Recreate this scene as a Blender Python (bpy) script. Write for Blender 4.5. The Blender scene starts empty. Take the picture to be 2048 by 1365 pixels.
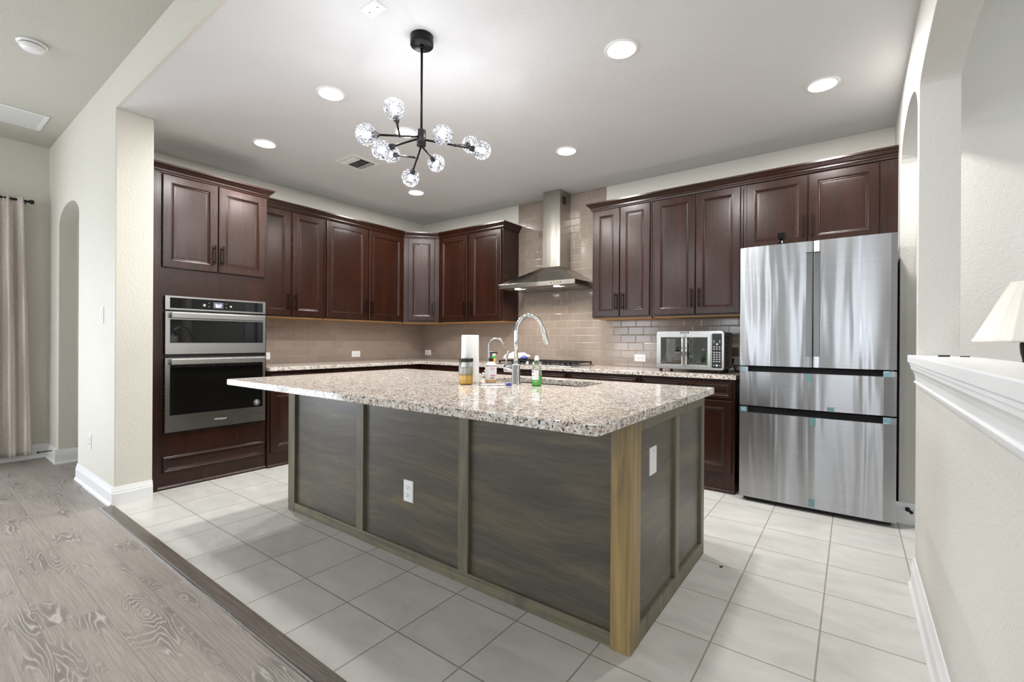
import bpy, bmesh, math, random
from mathutils import Vector, Matrix
random.seed(7)
C = bpy.context.scene.collection
sc = bpy.context.scene

# ------------------------------------------------------------------ camera
CAM_H = 1.155
FPX = 920.1
yaw, pitch, roll = 0.6374, -0.0009, -0.0058
fw = Vector((-math.sin(yaw)*math.cos(pitch), math.cos(yaw)*math.cos(pitch), math.sin(pitch)))
rt = Vector((math.cos(yaw), math.sin(yaw), 0))
dn = fw.cross(rt)
r2 = math.cos(roll)*rt + math.sin(roll)*dn
d2 = -math.sin(roll)*rt + math.cos(roll)*dn
cam_data = bpy.data.cameras.new('camera')
cam_data.sensor_width = 36
cam_data.lens = FPX*36/2048
cam_data.clip_start = 0.02
cam = bpy.data.objects.new('camera', cam_data)
C.objects.link(cam)
M = Matrix((r2, -d2, -fw)).transposed().to_4x4()
M.translation = Vector((0, 0, CAM_H))
cam.matrix_world = M
sc.camera = cam

# ------------------------------------------------------------------ world, exposure, daylight
sc.view_settings.view_transform = 'Standard'
sc.view_settings.look = 'None'
sc.view_settings.gamma = 1
sc.view_settings.use_curve_mapping = False
sc.view_settings.exposure = 0.42
w = bpy.data.worlds.new('world'); sc.world = w; w.use_nodes = True
w.node_tree.nodes['Background'].inputs[0].default_value = (0.80, 0.88, 1.0, 1)
w.node_tree.nodes['Background'].inputs[1].default_value = 2.2
sc.cycles.max_bounces = 10
sc.cycles.diffuse_bounces = 5
sc.cycles.glossy_bounces = 4
sc.cycles.transparent_max_bounces = 12
sc.cycles.sample_clamp_indirect = 6
sc.cycles.caustics_reflective = False
sc.cycles.caustics_refractive = False

def area(name, loc, rot, sx, sy, power, col=(1, 1, 1), shape='RECTANGLE', spread=math.pi, parent=None):
    l = bpy.data.lights.new(name, 'AREA'); l.shape = shape; l.size = sx; l.size_y = sy
    l.energy = power; l.color = col; l.spread = spread
    o = bpy.data.objects.new(name, l); o.location = loc; o.rotation_euler = rot; C.objects.link(o)
    if parent: o.parent = parent; o.location = Vector(loc)-parent.location
    return o
PI = math.pi
# daylight in the great-room windows (openings of the wall behind the camera and of the far left wall)
WINS_BACK = [(-5.9, -4.55), (-2.80, -2.15), (-0.25, 0.35), (1.0, 2.1)]  # unseen windows, widths and gaps set for the streaks on fridge and toaster
for a, b in WINS_BACK:
    area('window_daylight', ((a+b)/2, -4.42, 1.45), (-PI/2, 0, PI), b-a-.08, 2.0, 26*(b-a), (0.90, 0.95, 1.0))
area('patio_daylight', (-6.42, -0.75, 1.1), (0, -PI/2, 0), 2.0, 1.9, 50, (0.88, 0.93, 1.0))
area('dining_fill', (2.88, 2.2, 2.0), (0, PI/2, 0), 1.8, 1.8, 16, (0.92, 0.96, 1.0))  # added fill light before a solid wall, brightens the dining room

# ------------------------------------------------------------------ mesh helpers
class MB:
    def __init__(s): s.v = []; s.f = []; s.sm = []
    def add(s, vs, fs, smooth=False):
        b = len(s.v); s.v += [tuple(p) for p in vs]
        for f in fs: s.f.append([b+i for i in f]); s.sm.append(smooth)
        return s
    def box(s, x0, x1, y0, y1, z0, z1):
        x0, x1 = sorted((x0, x1)); y0, y1 = sorted((y0, y1)); z0, z1 = sorted((z0, z1))
        return s.add([(x, y, z) for z in (z0, z1) for y in (y0, y1) for x in (x0, x1)],
              [(0, 2, 3, 1), (4, 5, 7, 6), (0, 1, 5, 4), (2, 6, 7, 3), (0, 4, 6, 2), (1, 3, 7, 5)])
    def prism(s, poly, n, a, b):
        """poly of Vector points, extruded along vector n from a to b"""
        k = len(poly); n = Vector(n)
        vs = [Vector(p)+n*a for p in poly]+[Vector(p)+n*b for p in poly]
        fs = [list(range(k))[::-1], list(range(k, 2*k))]+[(i, (i+1) % k, k+(i+1) % k, k+i) for i in range(k)]
        return s.add(vs, fs)
    def lathe(s, c, prof, seg=32, axis=(0, 0, 1), smooth=True, mod=None, cap=True):
        """prof: (radius, height) along axis"""
        ax = Vector(axis).normalized(); q = Vector((0, 0, 1)).rotation_difference(ax); c = Vector(c)
        vs = []
        for (r, h) in prof:
            for i in range(seg):
                a = 2*PI*i/seg; rr = r*(mod(i, h) if mod else 1)
                vs.append(c+q @ Vector((rr*math.cos(a), rr*math.sin(a), h)))
        fs = []
        for j in range(len(prof)-1):
            for i in range(seg):
                fs.append((j*seg+i, j*seg+(i+1) % seg, (j+1)*seg+(i+1) % seg, (j+1)*seg+i))
        s.add(vs, fs, smooth)
        b = len(s.v)-len(vs)
        if cap and prof[0][0] > 1e-6: s.f.append([b+i for i in range(seg)][::-1]); s.sm.append(False)
        if cap and prof[-1][0] > 1e-6: s.f.append([b+(len(prof)-1)*seg+i for i in range(seg)]); s.sm.append(False)
        return s
    def cyl(s, p0, p1, r, seg=20, r1=None):
        p0 = Vector(p0); p1 = Vector(p1)
        return s.lathe(p0, [(r, 0), (r if r1 is None else r1, (p1-p0).length)], seg, p1-p0)
    def tube(s, pts, r, seg=12):
        pts = [Vector(p) for p in pts]; rs = r if isinstance(r, (list, tuple)) else [r]*len(pts)
        t = (pts[1]-pts[0]).normalized(); u = t.orthogonal().normalized(); vs = []
        for i, p in enumerate(pts):
            if i == 0: t2 = (pts[1]-pts[0])
            elif i == len(pts)-1: t2 = pts[-1]-pts[-2]
            else: t2 = pts[i+1]-pts[i-1]
            t2.normalize(); u = (u-t2*u.dot(t2)).normalized(); v = t2.cross(u)
            for k in range(seg):
                a = 2*PI*k/seg; vs.append(p+(u*math.cos(a)+v*math.sin(a))*rs[i])
        fs = [(j*seg+k, j*seg+(k+1) % seg, (j+1)*seg+(k+1) % seg, (j+1)*seg+k) for j in range(len(pts)-1) for k in range(seg)]
        s.add(vs, fs, True); b = len(s.v)-len(vs)
        s.f.append([b+k for k in range(seg)][::-1]); s.sm.append(False)
        s.f.append([b+(len(pts)-1)*seg+k for k in range(seg)]); s.sm.append(False)
        return s
    def relief(s, O, U, V, N, w_, h_, rings):
        """stepped rectangular relief; rings = (inset, height along N)"""
        O = Vector(O); U = Vector(U); V = Vector(V); N = Vector(N); vs = []
        for ins, n in rings:
            for (a, b) in ((ins, ins), (w_-ins, ins), (w_-ins, h_-ins), (ins, h_-ins)):
                vs.append(O+U*a+V*b+N*n)
        k = len(rings); fs = [(3, 2, 1, 0), tuple((k-1)*4+i for i in range(4))]
        for j in range(k-1):
            for i in range(4): fs.append((j*4+i, j*4+(i+1) % 4, (j+1)*4+(i+1) % 4, (j+1)*4+i))
        return s.add(vs, fs)
    def sweep(s, prof, path, z=0):
        """prof (outward, up), outward = right-hand side of the path in plan; mitred"""
        P = [Vector((p[0], p[1])) for p in path]; nrm = []
        for a, b in zip(P, P[1:]):
            d = (b-a).normalized(); nrm.append(Vector((d.y, -d.x)))
        vs = []
        for i, p in enumerate(P):
            if i == 0: m = nrm[0]
            elif i == len(P)-1: m = nrm[-1]
            else:
                m = (nrm[i-1]+nrm[i]).normalized(); m = m/max(.2, m.dot(nrm[i]))
            for o, u in prof: vs.append((p.x+m.x*o, p.y+m.y*o, z+u))
        k = len(prof)
        fs = [(i*k+j, i*k+(j+1) % k, (i+1)*k+(j+1) % k, (i+1)*k+j) for i in range(len(P)-1) for j in range(k)]
        fs += [tuple(range(k)), tuple((len(P)-1)*k+j for j in range(k))[::-1]]
        return s.add(vs, fs)
    def build(s, name, mat, parent=None, bevel=0, seg=2, origin=None, label=None, cat=None, group=None, kind=None, recalc=True):
        if parent is not None: org = ROOT[parent.name]
        elif origin is not None: org = Vector(origin)
        else:
            xs, ys, zs = zip(*s.v); org = Vector(((min(xs)+max(xs))/2, (min(ys)+max(ys))/2, min(zs)))
        me = bpy.data.meshes.new(name)
        me.from_pydata([tuple(Vector(p)-org) for p in s.v], [], s.f)
        me.polygons.foreach_set('use_smooth', s.sm)
        if recalc:
            bm = bmesh.new(); bm.from_mesh(me); bmesh.ops.recalc_face_normals(bm, faces=bm.faces); bm.to_mesh(me); bm.free()
        me.materials.append(mat)
        o = bpy.data.objects.new(name, me); C.objects.link(o)
        if parent is not None: o.parent = parent; ROOT[o.name] = org
        else: o.location = org; ROOT[o.name] = org
        if bevel:
            b = o.modifiers.new('bevel', 'BEVEL'); b.width = bevel; b.segments = seg; b.limit_method = 'ANGLE'; b.angle_limit = math.radians(40)
        tag(o, label, cat, group, kind)
        return o
ROOT = {}
def tag(o, label=None, cat=None, group=None, kind=None):
    if label: o['label'] = label
    if cat: o['category'] = cat
    if group: o['group'] = group
    if kind: o['kind'] = kind
def thing(name, label, cat, loc, group=None):
    o = bpy.data.objects.new(name, None); o.empty_display_size = .1; o.location = loc; C.objects.link(o)
    ROOT[o.name] = Vector(loc); tag(o, label, cat, group); return o
def struct(name, mb, mat, bevel=0, label=None): return mb.build(name, mat, None, bevel, origin=(0, 0, 0), kind='structure', label=label)
def text(name, body, O, U, V, h, mat, parent, thick=.0006, bold=0, shear=0, align='CENTER', label=None):
    """text as mesh; O = centre of the baseline, U = reading direction, V = up"""
    cu = bpy.data.curves.new(name, 'FONT'); cu.body = body; cu.size = h; cu.align_x = align; cu.extrude = thick; cu.offset = bold; cu.shear = shear
    t = bpy.data.objects.new('tmp_text', cu); C.objects.link(t)
    dg = bpy.context.evaluated_depsgraph_get(); me = bpy.data.meshes.new_from_object(t.evaluated_get(dg)); bpy.data.objects.remove(t)
    U = Vector(U).normalized(); V = Vector(V).normalized(); N = U.cross(V)
    mb = MB(); mb.add([Vector(O)+U*v.co.x+V*v.co.y+N*v.co.z for v in me.vertices], [tuple(p.vertices) for p in me.polygons])
    bpy.data.meshes.remove(me); bpy.data.curves.remove(cu)
    return mb.build(name, mat, parent, label=label)

# ------------------------------------------------------------------ material helpers
def lin(c):
    return tuple((x/255/12.92 if x/255 <= .04045 else ((x/255+.055)/1.055)**2.4) for x in c)+(1,)
class NT:
    def __init__(s, name):
        s.m = bpy.data.materials.new(name); s.m.use_nodes = True; s.t = s.m.node_tree
        s.b = s.t.nodes['Principled BSDF']; s.out = s.t.nodes['Material Output']
    def set(s, sock, v):
        if isinstance(v, bpy.types.NodeSocket): s.t.links.new(v, sock)
        elif v is not None: sock.default_value = v
    def n(s, typ, ins={}, **props):
        nd = s.t.nodes.new(typ)
        for k, v in props.items(): setattr(nd, k, v)
        for k, v in ins.items(): s.set(nd.inputs[k], v)
        return nd
    def math(s, op, a, b=None, c=None, clamp=False):
        nd = s.n('ShaderNodeMath', operation=op, use_clamp=clamp); s.set(nd.inputs[0], a)
        if b is not None: s.set(nd.inputs[1], b)
        if c is not None: s.set(nd.inputs[2], c)
        return nd.outputs[0]
    def obj(s): return s.n('ShaderNodeTexCoord').outputs['Object']
    def map(s, v, scale=(1, 1, 1), loc=(0, 0, 0), rot=(0, 0, 0)):
        return s.n('ShaderNodeMapping', {'Vector': v, 'Scale': scale, 'Location': loc, 'Rotation': rot}).outputs[0]
    def noise(s, v, scale, detail=2, rough=.5, dist=0, out='Fac'):
        return s.n('ShaderNodeTexNoise', {'Vector': v, 'Scale': scale, 'Detail': detail, 'Roughness': rough, 'Distortion': dist}).outputs[out]
    def ramp(s, f, stops, interp='LINEAR'):
        nd = s.n('ShaderNodeValToRGB', {0: f}); cr = nd.color_ramp; cr.interpolation = interp
        while len(cr.elements) < len(stops): cr.elements.new(.5)
        for e, (p, c) in zip(cr.elements, stops): e.position = p; e.color = c if len(c) == 4 else lin(c)
        return nd.outputs[0]
    def mix(s, f, a, b, typ='MIX'):
        nd = s.n('ShaderNodeMix', data_type='RGBA', blend_type=typ)
        s.set(nd.inputs[0], f); s.set(nd.inputs[6], a); s.set(nd.inputs[7], b); return nd.outputs[2]
    def bump(s, h, strength=.3, dist=.001):
        nd = s.n('ShaderNodeBump', {'Height': h, 'Strength': strength, 'Distance': dist}); s.set(s.b.inputs['Normal'], nd.outputs[0]); return nd
    def p(s, **kw):
        for k, v in kw.items():
            s.set(s.b.inputs[k.replace('_', ' ')], v)
        return s.m
def simple(name, c, rough=.5, metal=0, spec=.5, coat=0, **kw):
    t = NT(name); t.p(Base_Color=lin(c) if max(c) > 1 else tuple(c)+(1,), Roughness=rough, Metallic=metal)
    t.b.inputs['Specular IOR Level'].default_value = spec; t.b.inputs['Coat Weight'].default_value = coat
    # a faint procedural unevenness of the surface
    nz = t.noise(t.obj(), 60, 2); t.bump(nz, kw.get('bs', .02), .0005)
    return t.m
def emis(name, c, s, base=(.9, .9, .9)):
    t = NT(name); t.p(Base_Color=base+(1,)); t.b.inputs['Emission Color'].default_value = c+(1,); t.b.inputs['Emission Strength'].default_value = s; return t.m

def paint(name, c, bs=.6, rough=.6, scale=70):
    t = NT(name); v = t.obj()
    a = t.noise(v, scale, 3, .55); b = t.noise(v, scale*2.3, 2)
    h = t.math('ADD', t.math('MULTIPLY', a, 1.0), t.math('MULTIPLY', b, .4))
    t.bump(h, bs, .004)
    big = t.noise(v, 1.3, 2)
    c0 = tuple(x*.985 for x in c)
    t.p(Base_Color=t.ramp(big, [(.3, c0), (.7, c)]), Roughness=rough)
    t.b.inputs['Specular IOR Level'].default_value = .3
    return t.m
M_wall = paint('wall_paint', (213, 211, 205))
M_wallk = paint('wall_paint_brightened', (226, 222, 212))  # same wall paint, lightened to stand in for light on the upper walls
M_wallg = paint('wall_paint_lit_tone', (220, 217, 206))  # house wall paint again, great-room light worked into its tone
M_ceilg = paint('ceiling_paint_dimmed', (196, 194, 184))  # dimmer light of the great-room ceiling put into a darker paint
M_ceil = paint('ceiling_paint', (226, 226, 227), bs=.45, scale=70)
M_trim = simple('trim_white', (238, 239, 240), .32, bs=.01)
M_white = simple('white_plastic', (240, 240, 240), .3)
M_whitem = simple('white_metal', (232, 232, 230), .4)
M_black = simple('black_plastic', (16, 16, 17), .35)
M_blackm = simple('black_metal', (24, 23, 24), .38, .6)
M_bronze = simple('dark_bronze_pull', (38, 32, 29), .35, .8)
M_dark = simple('dark_slot', (10, 10, 10), .8)
M_chrome = simple('chrome', (225, 228, 230), .06, 1, bs=.0)
M_nickel = simple('brushed_nickel', (190, 190, 188), .22, 1)
M_gun = simple('gunmetal', (70, 68, 68), .35, .9)
M_iron = simple('cast_iron', (20, 20, 21), .55)
M_maple = simple('maple_veneer', (178, 134, 84), .5)
M_blueplastic = simple('blue_plastic', (70, 76, 140), .4)
M_green = simple('green_cap', (30, 160, 70), .4)
M_ochre = simple('spice_powder', (196, 150, 80), .7)
M_paper = simple('paper_towel', (244, 244, 243), .9, bs=.3)
M_tape = simple('blue_film_tape', (120, 160, 170), .35)
M_tape2 = simple('teal_film_tape', (100, 140, 140), .35)
M_label = simple('white_label', (240, 238, 240), .45)
M_plum = simple('plum_print', (140, 60, 110), .5)
M_pink = simple('pink_print', (214, 150, 175), .5)
M_greyp = simple('grey_print', (130, 130, 150), .5)
M_ltgrey = simple('light_grey_print', (200, 200, 200), .5)
M_yellow = simple('mustard_contents', (246, 190, 48), .5)
M_cream = simple('cream_contents', (205, 200, 180), .5)
M_amberliq = simple('amber_liquid', (205, 170, 120), .2)

def wood_cherry(name, axis='Z'):
    t = NT(name); v = t.obj()
    sc_ = {'Z': (6, 6, .5), 'Y': (6, .5, 6), 'X': (.5, 6, 6)}[axis]
    g = t.noise(t.map(v, sc_), 2.0, 4, .55, .2)
    blot = t.noise(v, 1.7, 2)
    col = t.ramp(g, [(.3, (36, 17, 9)), (.55, (47, 22, 12)), (.8, (60, 29, 17))])
    col = t.mix(t.math('MULTIPLY', blot, .4), col, lin((34, 16, 10)))
    sm = t.noise(v, 3.5, 2, .5)
    t.p(Base_Color=col, Roughness=t.math('MULTIPLY_ADD', sm, .10, .21))
    t.b.inputs['Specular IOR Level'].default_value = .42
    return t.m
M_ch = wood_cherry('cherry_wood'); M_chh = wood_cherry('cherry_wood_horizontal', 'Y'); M_chx = wood_cherry('cherry_wood_horizontal_x', 'X')

def island_wood(name, mode):
    t = NT(name); v = t.obj()
    if mode == 'panel':
        dis = t.noise(t.map(v, (.8, .8, 1.6)), 1.3, 2)
        mv = t.map(v, (.9, .9, 8), rot=(0, math.radians(6), 0))
        comb = t.n('ShaderNodeVectorMath', {0: mv, 1: t.n('ShaderNodeCombineXYZ', {2: t.math('MULTIPLY', dis, 1.5)}).outputs[0]}, operation='ADD').outputs[0]
        g = t.noise(comb, 1.7, 6, .66, .3)
        comb2 = t.n('ShaderNodeVectorMath', {0: t.map(v, (2.0, 2.0, 60), rot=(0, math.radians(6), 0)), 1: t.n('ShaderNodeCombineXYZ', {2: t.math('MULTIPLY', dis, 12)}).outputs[0]}, operation='ADD').outputs[0]
        fine = t.noise(comb2, 2.5, 5, .7, .5)
        col = t.ramp(g, [(.28, (76, 72, 66)), (.46, (88, 83, 74)), (.60, (104, 96, 80)), (.76, (126, 111, 84))])
        col = t.mix(t.math('MULTIPLY', t.ramp(fine, [(.4, (0, 0, 0, 1)), (.75, (1, 1, 1, 1))]), .5), col, lin((54, 50, 47)))
        rgh = .33
    else:
        warm = mode == 'post'
        mv = t.map(v, (26, 26, .9) if mode in ('post', 'stile') else (.9, 26, 26))
        g = t.noise(mv, 1.4, 5, .6, .6); blot = t.noise(t.map(v, (5, 5, 1.2)), 1.6, 3, .6)
        if warm: st = [(.25, (112, 96, 68)), (.5, (152, 128, 84)), (.75, (176, 150, 104))]
        else: st = [(.25, (84, 80, 70)), (.5, (110, 104, 86)), (.75, (136, 128, 102))]
        col = t.ramp(g, st)
        col = t.mix(t.math('MULTIPLY', t.ramp(blot, [(.52, (0, 0, 0, 1)), (.66, (1, 1, 1, 1))]), .5 if warm else .6), col, lin((78, 82, 78)))
        fine = g; rgh = .42
    t.p(Base_Color=col, Roughness=rgh); t.b.inputs['Specular IOR Level'].default_value = .45
    t.bump(fine, .12, .0008); return t.m
M_ip = island_wood('stained_panel_wood', 'panel'); M_ipost = island_wood('golden_post_wood', 'post')
M_istile = island_wood('stained_stile_wood', 'stile'); M_irail = island_wood('stained_rail_wood', 'rail')

def granite():
    t = NT('speckled_granite'); v = t.obj()
    wv = t.n('ShaderNodeVectorMath', {0: v, 1: t.n('ShaderNodeVectorMath', {0: t.noise(v, 90, 2, out='Color'), 3: .008}, operation='SCALE').outputs[0]}, operation='ADD').outputs[0]
    def cells(sc_, ch): return t.n('ShaderNodeSeparateColor', {0: t.n('ShaderNodeTexVoronoi', {'Vector': wv, 'Scale': sc_}, feature='F1').outputs['Color']}).outputs[ch]
    c1 = t.ramp(cells(150.0, 0), [(0, (196, 182, 168)), (.25, (212, 204, 195)), (.5, (224, 219, 212)), (.78, (236, 233, 229))], 'CONSTANT')
    tan = t.ramp(cells(85.0, 1), [(0, (1, 1, 1, 1)), (.22, (0, 0, 0, 1))], 'CONSTANT')
    col = t.mix(t.math('MULTIPLY', tan, .55), c1, lin((176, 150, 128)))
    clus = t.ramp(t.noise(v, 38, 2, .5), [(.42, (0, 0, 0, 1)), (.60, (1, 1, 1, 1))])
    thr = t.math('MULTIPLY_ADD', clus, .26, .05)
    blk = t.math('LESS_THAN', cells(190.0, 2), thr)
    col = t.mix(blk, col, t.ramp(cells(190.0, 0), [(0, (40, 40, 42)), (.45, (78, 74, 72)), (.8, (122, 114, 108))], 'CONSTANT'))
    t.p(Base_Color=col, Roughness=.08); t.b.inputs['Specular IOR Level'].default_value = .5
    return t.m
def strip_wood():
    t = NT('transition_strip_wood'); v = t.obj(); g = t.noise(t.map(v, (1.6, 40, 1)), 2.0, 5, .65, .8)
    t.p(Base_Color=t.ramp(g, [(.3, (70, 62, 56)), (.55, (98, 88, 79)), (.75, (122, 111, 100))]), Roughness=.35); return t.m
M_strip = strip_wood()
M_gran = granite()

def steel(name, axis, base=(196, 196, 196), rough=.2, wave=.0):
    t = NT(name); v = t.obj()
    s_ = {'X': (1.5, 1.5, 900), 'Z': (900, 900, 1.5)}[axis]
    br = t.noise(t.map(v, s_), 1.0, 2)
    col = t.ramp(br, [(.3, tuple(x*.94 for x in base)), (.7, base)])
    t.p(Base_Color=col, Metallic=1.0, Roughness=t.math('MULTIPLY_ADD', br, .05, rough))
    if name == 'fridge_steel':
        col = lin(base)
        t.p(Base_Color=col, Roughness=rough)
    if wave:
        tg = t.n('ShaderNodeTangent', direction_type='RADIAL', axis='Z'); t.set(t.b.inputs['Tangent'], tg.outputs[0])
        t.b.inputs['Anisotropic'].default_value = .7; t.b.inputs['Anisotropic Rotation'].default_value = .25
        wv = t.noise(t.map(v, (4.2, 4.2, .35)), 1.6, 2, .45, .4); t.bump(wv, 1.0, wave)
    return t.m
M_ss = steel('brushed_steel', 'X', (178, 177, 174), .24); M_ssf = steel('fridge_steel', 'X', (178, 179, 182), .26, .012); M_ssh = steel('hood_steel', 'X', (176, 172, 164), .24, .002)
M_sside = steel('steel_side', 'X', (150, 140, 128), .35)
def glassblack():
    t = NT('black_glass'); t.p(Base_Color=(.004, .004, .004, 1), Roughness=.03); t.b.inputs['Specular IOR Level'].default_value = .45
    t.bump(t.noise(t.obj(), 1.5, 1), .02, .001); return t.m
M_bg = glassblack()
def clearmix(name, tint, gloss=.12, trans=.85, rough=.03, facet=0):
    t = NT(name); t.t.nodes.remove(t.b)
    tr = t.n('ShaderNodeBsdfTransparent', {'Color': tint}).outputs[0]
    gl = t.n('ShaderNodeBsdfGlossy', {'Color': (1, 1, 1, 1), 'Roughness': rough})
    lw = t.n('ShaderNodeLayerWeight', {'Blend': .35}).outputs['Fresnel']
    f = t.math('ADD', t.math('MULTIPLY', lw, .8), gloss, clamp=True)
    if facet:
        nz = t.n('ShaderNodeTexVoronoi', {'Vector': t.obj(), 'Scale': facet}).outputs['Distance']
        bp = t.n('ShaderNodeBump', {'Height': nz, 'Strength': 1.0, 'Distance': .01}).outputs[0]
        t.t.links.new(bp, gl.inputs['Normal'])
    mx = t.n('ShaderNodeMixShader', {0: f, 1: tr, 2: gl.outputs[0]}).outputs[0]
    t.t.links.new(mx, t.out.inputs[0]); return t.m
M_glass = clearmix('clear_glass', (.985, .99, .985, 1), .03)
M_bottle = clearmix('bottle_plastic', (.97, .98, .98, 1), .05)
def crystal():
    t = NT('crystal_glass'); t.t.nodes.remove(t.b)
    vo = t.n('ShaderNodeTexVoronoi', {'Vector': t.obj(), 'Scale': 58.0}, feature='DISTANCE_TO_EDGE').outputs['Distance']
    bp = t.n('ShaderNodeBump', {'Height': vo, 'Strength': 1.0, 'Distance': .02}).outputs[0]
    fac = t.n('ShaderNodeTexVoronoi', {'Vector': t.obj(), 'Scale': 58.0}, feature='F1').outputs['Color']
    f1 = t.n('ShaderNodeSeparateColor', {0: fac}).outputs[0]
    tr = t.n('ShaderNodeBsdfTransparent', {'Color': t.ramp(f1, [(0, (.62, .63, .65, 1)), (.45, (.86, .87, .89, 1)), (1, (.98, .98, 1, 1))])}).outputs[0]
    df = t.n('ShaderNodeBsdfTranslucent', {'Color': (.8, .83, .88, 1)}).outputs[0]
    gl = t.n('ShaderNodeBsdfGlossy', {'Color': (.97, .98, 1, 1), 'Roughness': .06, 'Normal': bp}).outputs[0]
    edge = t.ramp(vo, [(0, (1, 1, 1, 1)), (.07, (0, 0, 0, 1))])
    a = t.n('ShaderNodeMixShader', {0: t.math('MULTIPLY_ADD', edge, .05, .004), 1: tr, 2: df}).outputs[0]
    b = t.n('ShaderNodeMixShader', {0: t.n('ShaderNodeLayerWeight', {'Blend': .4, 'Normal': bp}).outputs['Fresnel'], 1: a, 2: gl}).outputs[0]
    t.t.links.new(b, t.out.inputs[0]); return t.m
M_cry = crystal()
def greenliq():
    t = NT('green_liquid'); t.p(Base_Color=lin((60, 215, 20)), Roughness=.15); t.b.inputs['Transmission Weight'].default_value = .0
    t.b.inputs['Emission Color'].default_value = (0, 0, 0, 1); t.bump(t.noise(t.obj(), 40), .02, .001); return t.m
M_greenliq = greenliq()

# tile floor: fitted square grid
def tile_floor():
    t = NT('ceramic_floor_tile'); v = t.obj(); xyz = t.n('ShaderNodeSeparateXYZ', {0: v})
    PX, PY, OX, OY = .3361, .3398, -.435, 3.576
    u = t.math('DIVIDE', t.math('SUBTRACT', xyz.outputs[0], OX), PX); vv = t.math('DIVIDE', t.math('SUBTRACT', xyz.outputs[1], OY), PY)
    fu = t.math('ABSOLUTE', t.math('SUBTRACT', t.math('FRACT', u), .5)); fv = t.math('ABSOLUTE', t.math('SUBTRACT', t.math('FRACT', vv), .5))
    g = t.math('MAXIMUM', fu, fv)
    line = t.ramp(g, [(.4905, (0, 0, 0, 1)), (.4935, (1, 1, 1, 1))])
    cell = t.n('ShaderNodeCombineXYZ', {0: t.math('FLOOR', u), 1: t.math('FLOOR', vv)}).outputs[0]
    wn = t.n('ShaderNodeTexWhiteNoise', {0: cell}); rnd = wn.outputs['Value']
    off = t.n('ShaderNodeVectorMath', {0: wn.outputs['Color'], 3: 9.0}, operation='SCALE').outputs[0]
    pv = t.n('ShaderNodeVectorMath', {0: v, 1: off}, operation='ADD').outputs[0]
    cl = t.noise(t.map(pv, (2.2, 5, 1)), 1.6, 5, .6, .6); fine = t.noise(v, 220, 2)
    col = t.ramp(cl, [(.3, (196, 195, 191)), (.55, (211, 210, 206)), (.75, (219, 218, 214))])
    col = t.mix(t.math('MULTIPLY', rnd, .10), col, lin((196, 193, 184)))
    col = t.mix(t.math('MULTIPLY', fine, .10), col, lin((176, 174, 168)))
    col = t.mix(line, col, lin((150, 143, 130)))
    t.p(Base_Color=col, Roughness=t.mix(line, (.36, .36, .36, 1), (.6, .6, .6, 1)))
    h = t.math('SUBTRACT', t.math('MULTIPLY', fine, .06), t.math('MULTIPLY', line, 1))
    t.bump(h, .5, .002); t.b.inputs['Specular IOR Level'].default_value = .5
    return t.m
M_tile = tile_floor()

def laminate():
    t = NT('grey_oak_laminate'); v = t.obj()
    mv = t.map(v, (1, 1, 1), loc=(.13, -.895, 0))
    br = t.n('ShaderNodeTexBrick', {'Vector': mv, 'Color1': (0, 0, 0, 1), 'Color2': (1, 1, 1, 1), 'Mortar': (.5, .5, .5, 1), 'Scale': 1.0, 'Mortar Size': .0012, 'Mortar Smooth': .1, 'Bias': 0, 'Brick Width': 1.22, 'Row Height': .18}, offset=.37, offset_frequency=2)
    rnd = t.n('ShaderNodeSeparateColor', {0: br.outputs['Color']}).outputs[0]
    off = t.n('ShaderNodeCombineXYZ', {0: t.math('MULTIPLY', rnd, 31), 1: t.math('MULTIPLY', rnd, 17), 2: t.math('MULTIPLY', rnd, 5)}).outputs[0]
    pv = t.n('ShaderNodeVectorMath', {0: v, 1: off}, operation='ADD').outputs[0]
    n1 = t.noise(t.map(pv, (1.3, 7.5, 1)), 1.15, 3, .42, .3)
    rings = t.math('SINE', t.math('MULTIPLY', n1, 150))
    mask = t.ramp(t.noise(t.map(pv, (1.5, 5, 1)), 1.5, 2), [(.50, (0, 0, 0, 1)), (.64, (1, 1, 1, 1))])
    streak = t.noise(t.map(pv, (3.5, 120, 1)), 1.5, 5, .7)
    col = t.ramp(streak, [(.3, (134, 124, 117)), (.5, (156, 147, 140)), (.72, (178, 170, 163))])
    col = t.mix(t.math('MULTIPLY', rnd, .35), col, lin((134, 125, 119)))
    rc = t.ramp(rings, [(0, (100, 92, 88)), (.5, (134, 126, 121)), (.85, (158, 151, 145)), (1, (200, 194, 189))])
    col = t.mix(t.math('MULTIPLY', mask, .6), col, rc)
    col = t.mix(t.math('MULTIPLY', br.outputs['Fac'], .5), col, lin((92, 84, 80)))
    t.p(Base_Color=col, Roughness=t.math('MULTIPLY_ADD', streak, .15, .32))
    h = t.math('ADD', t.math('MULTIPLY', t.math('MULTIPLY', rings, mask), .5), streak)
    t.bump(h, .35, .0012); t.b.inputs['Specular IOR Level'].default_value = .5
    return t.m
M_lam = laminate()

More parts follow.
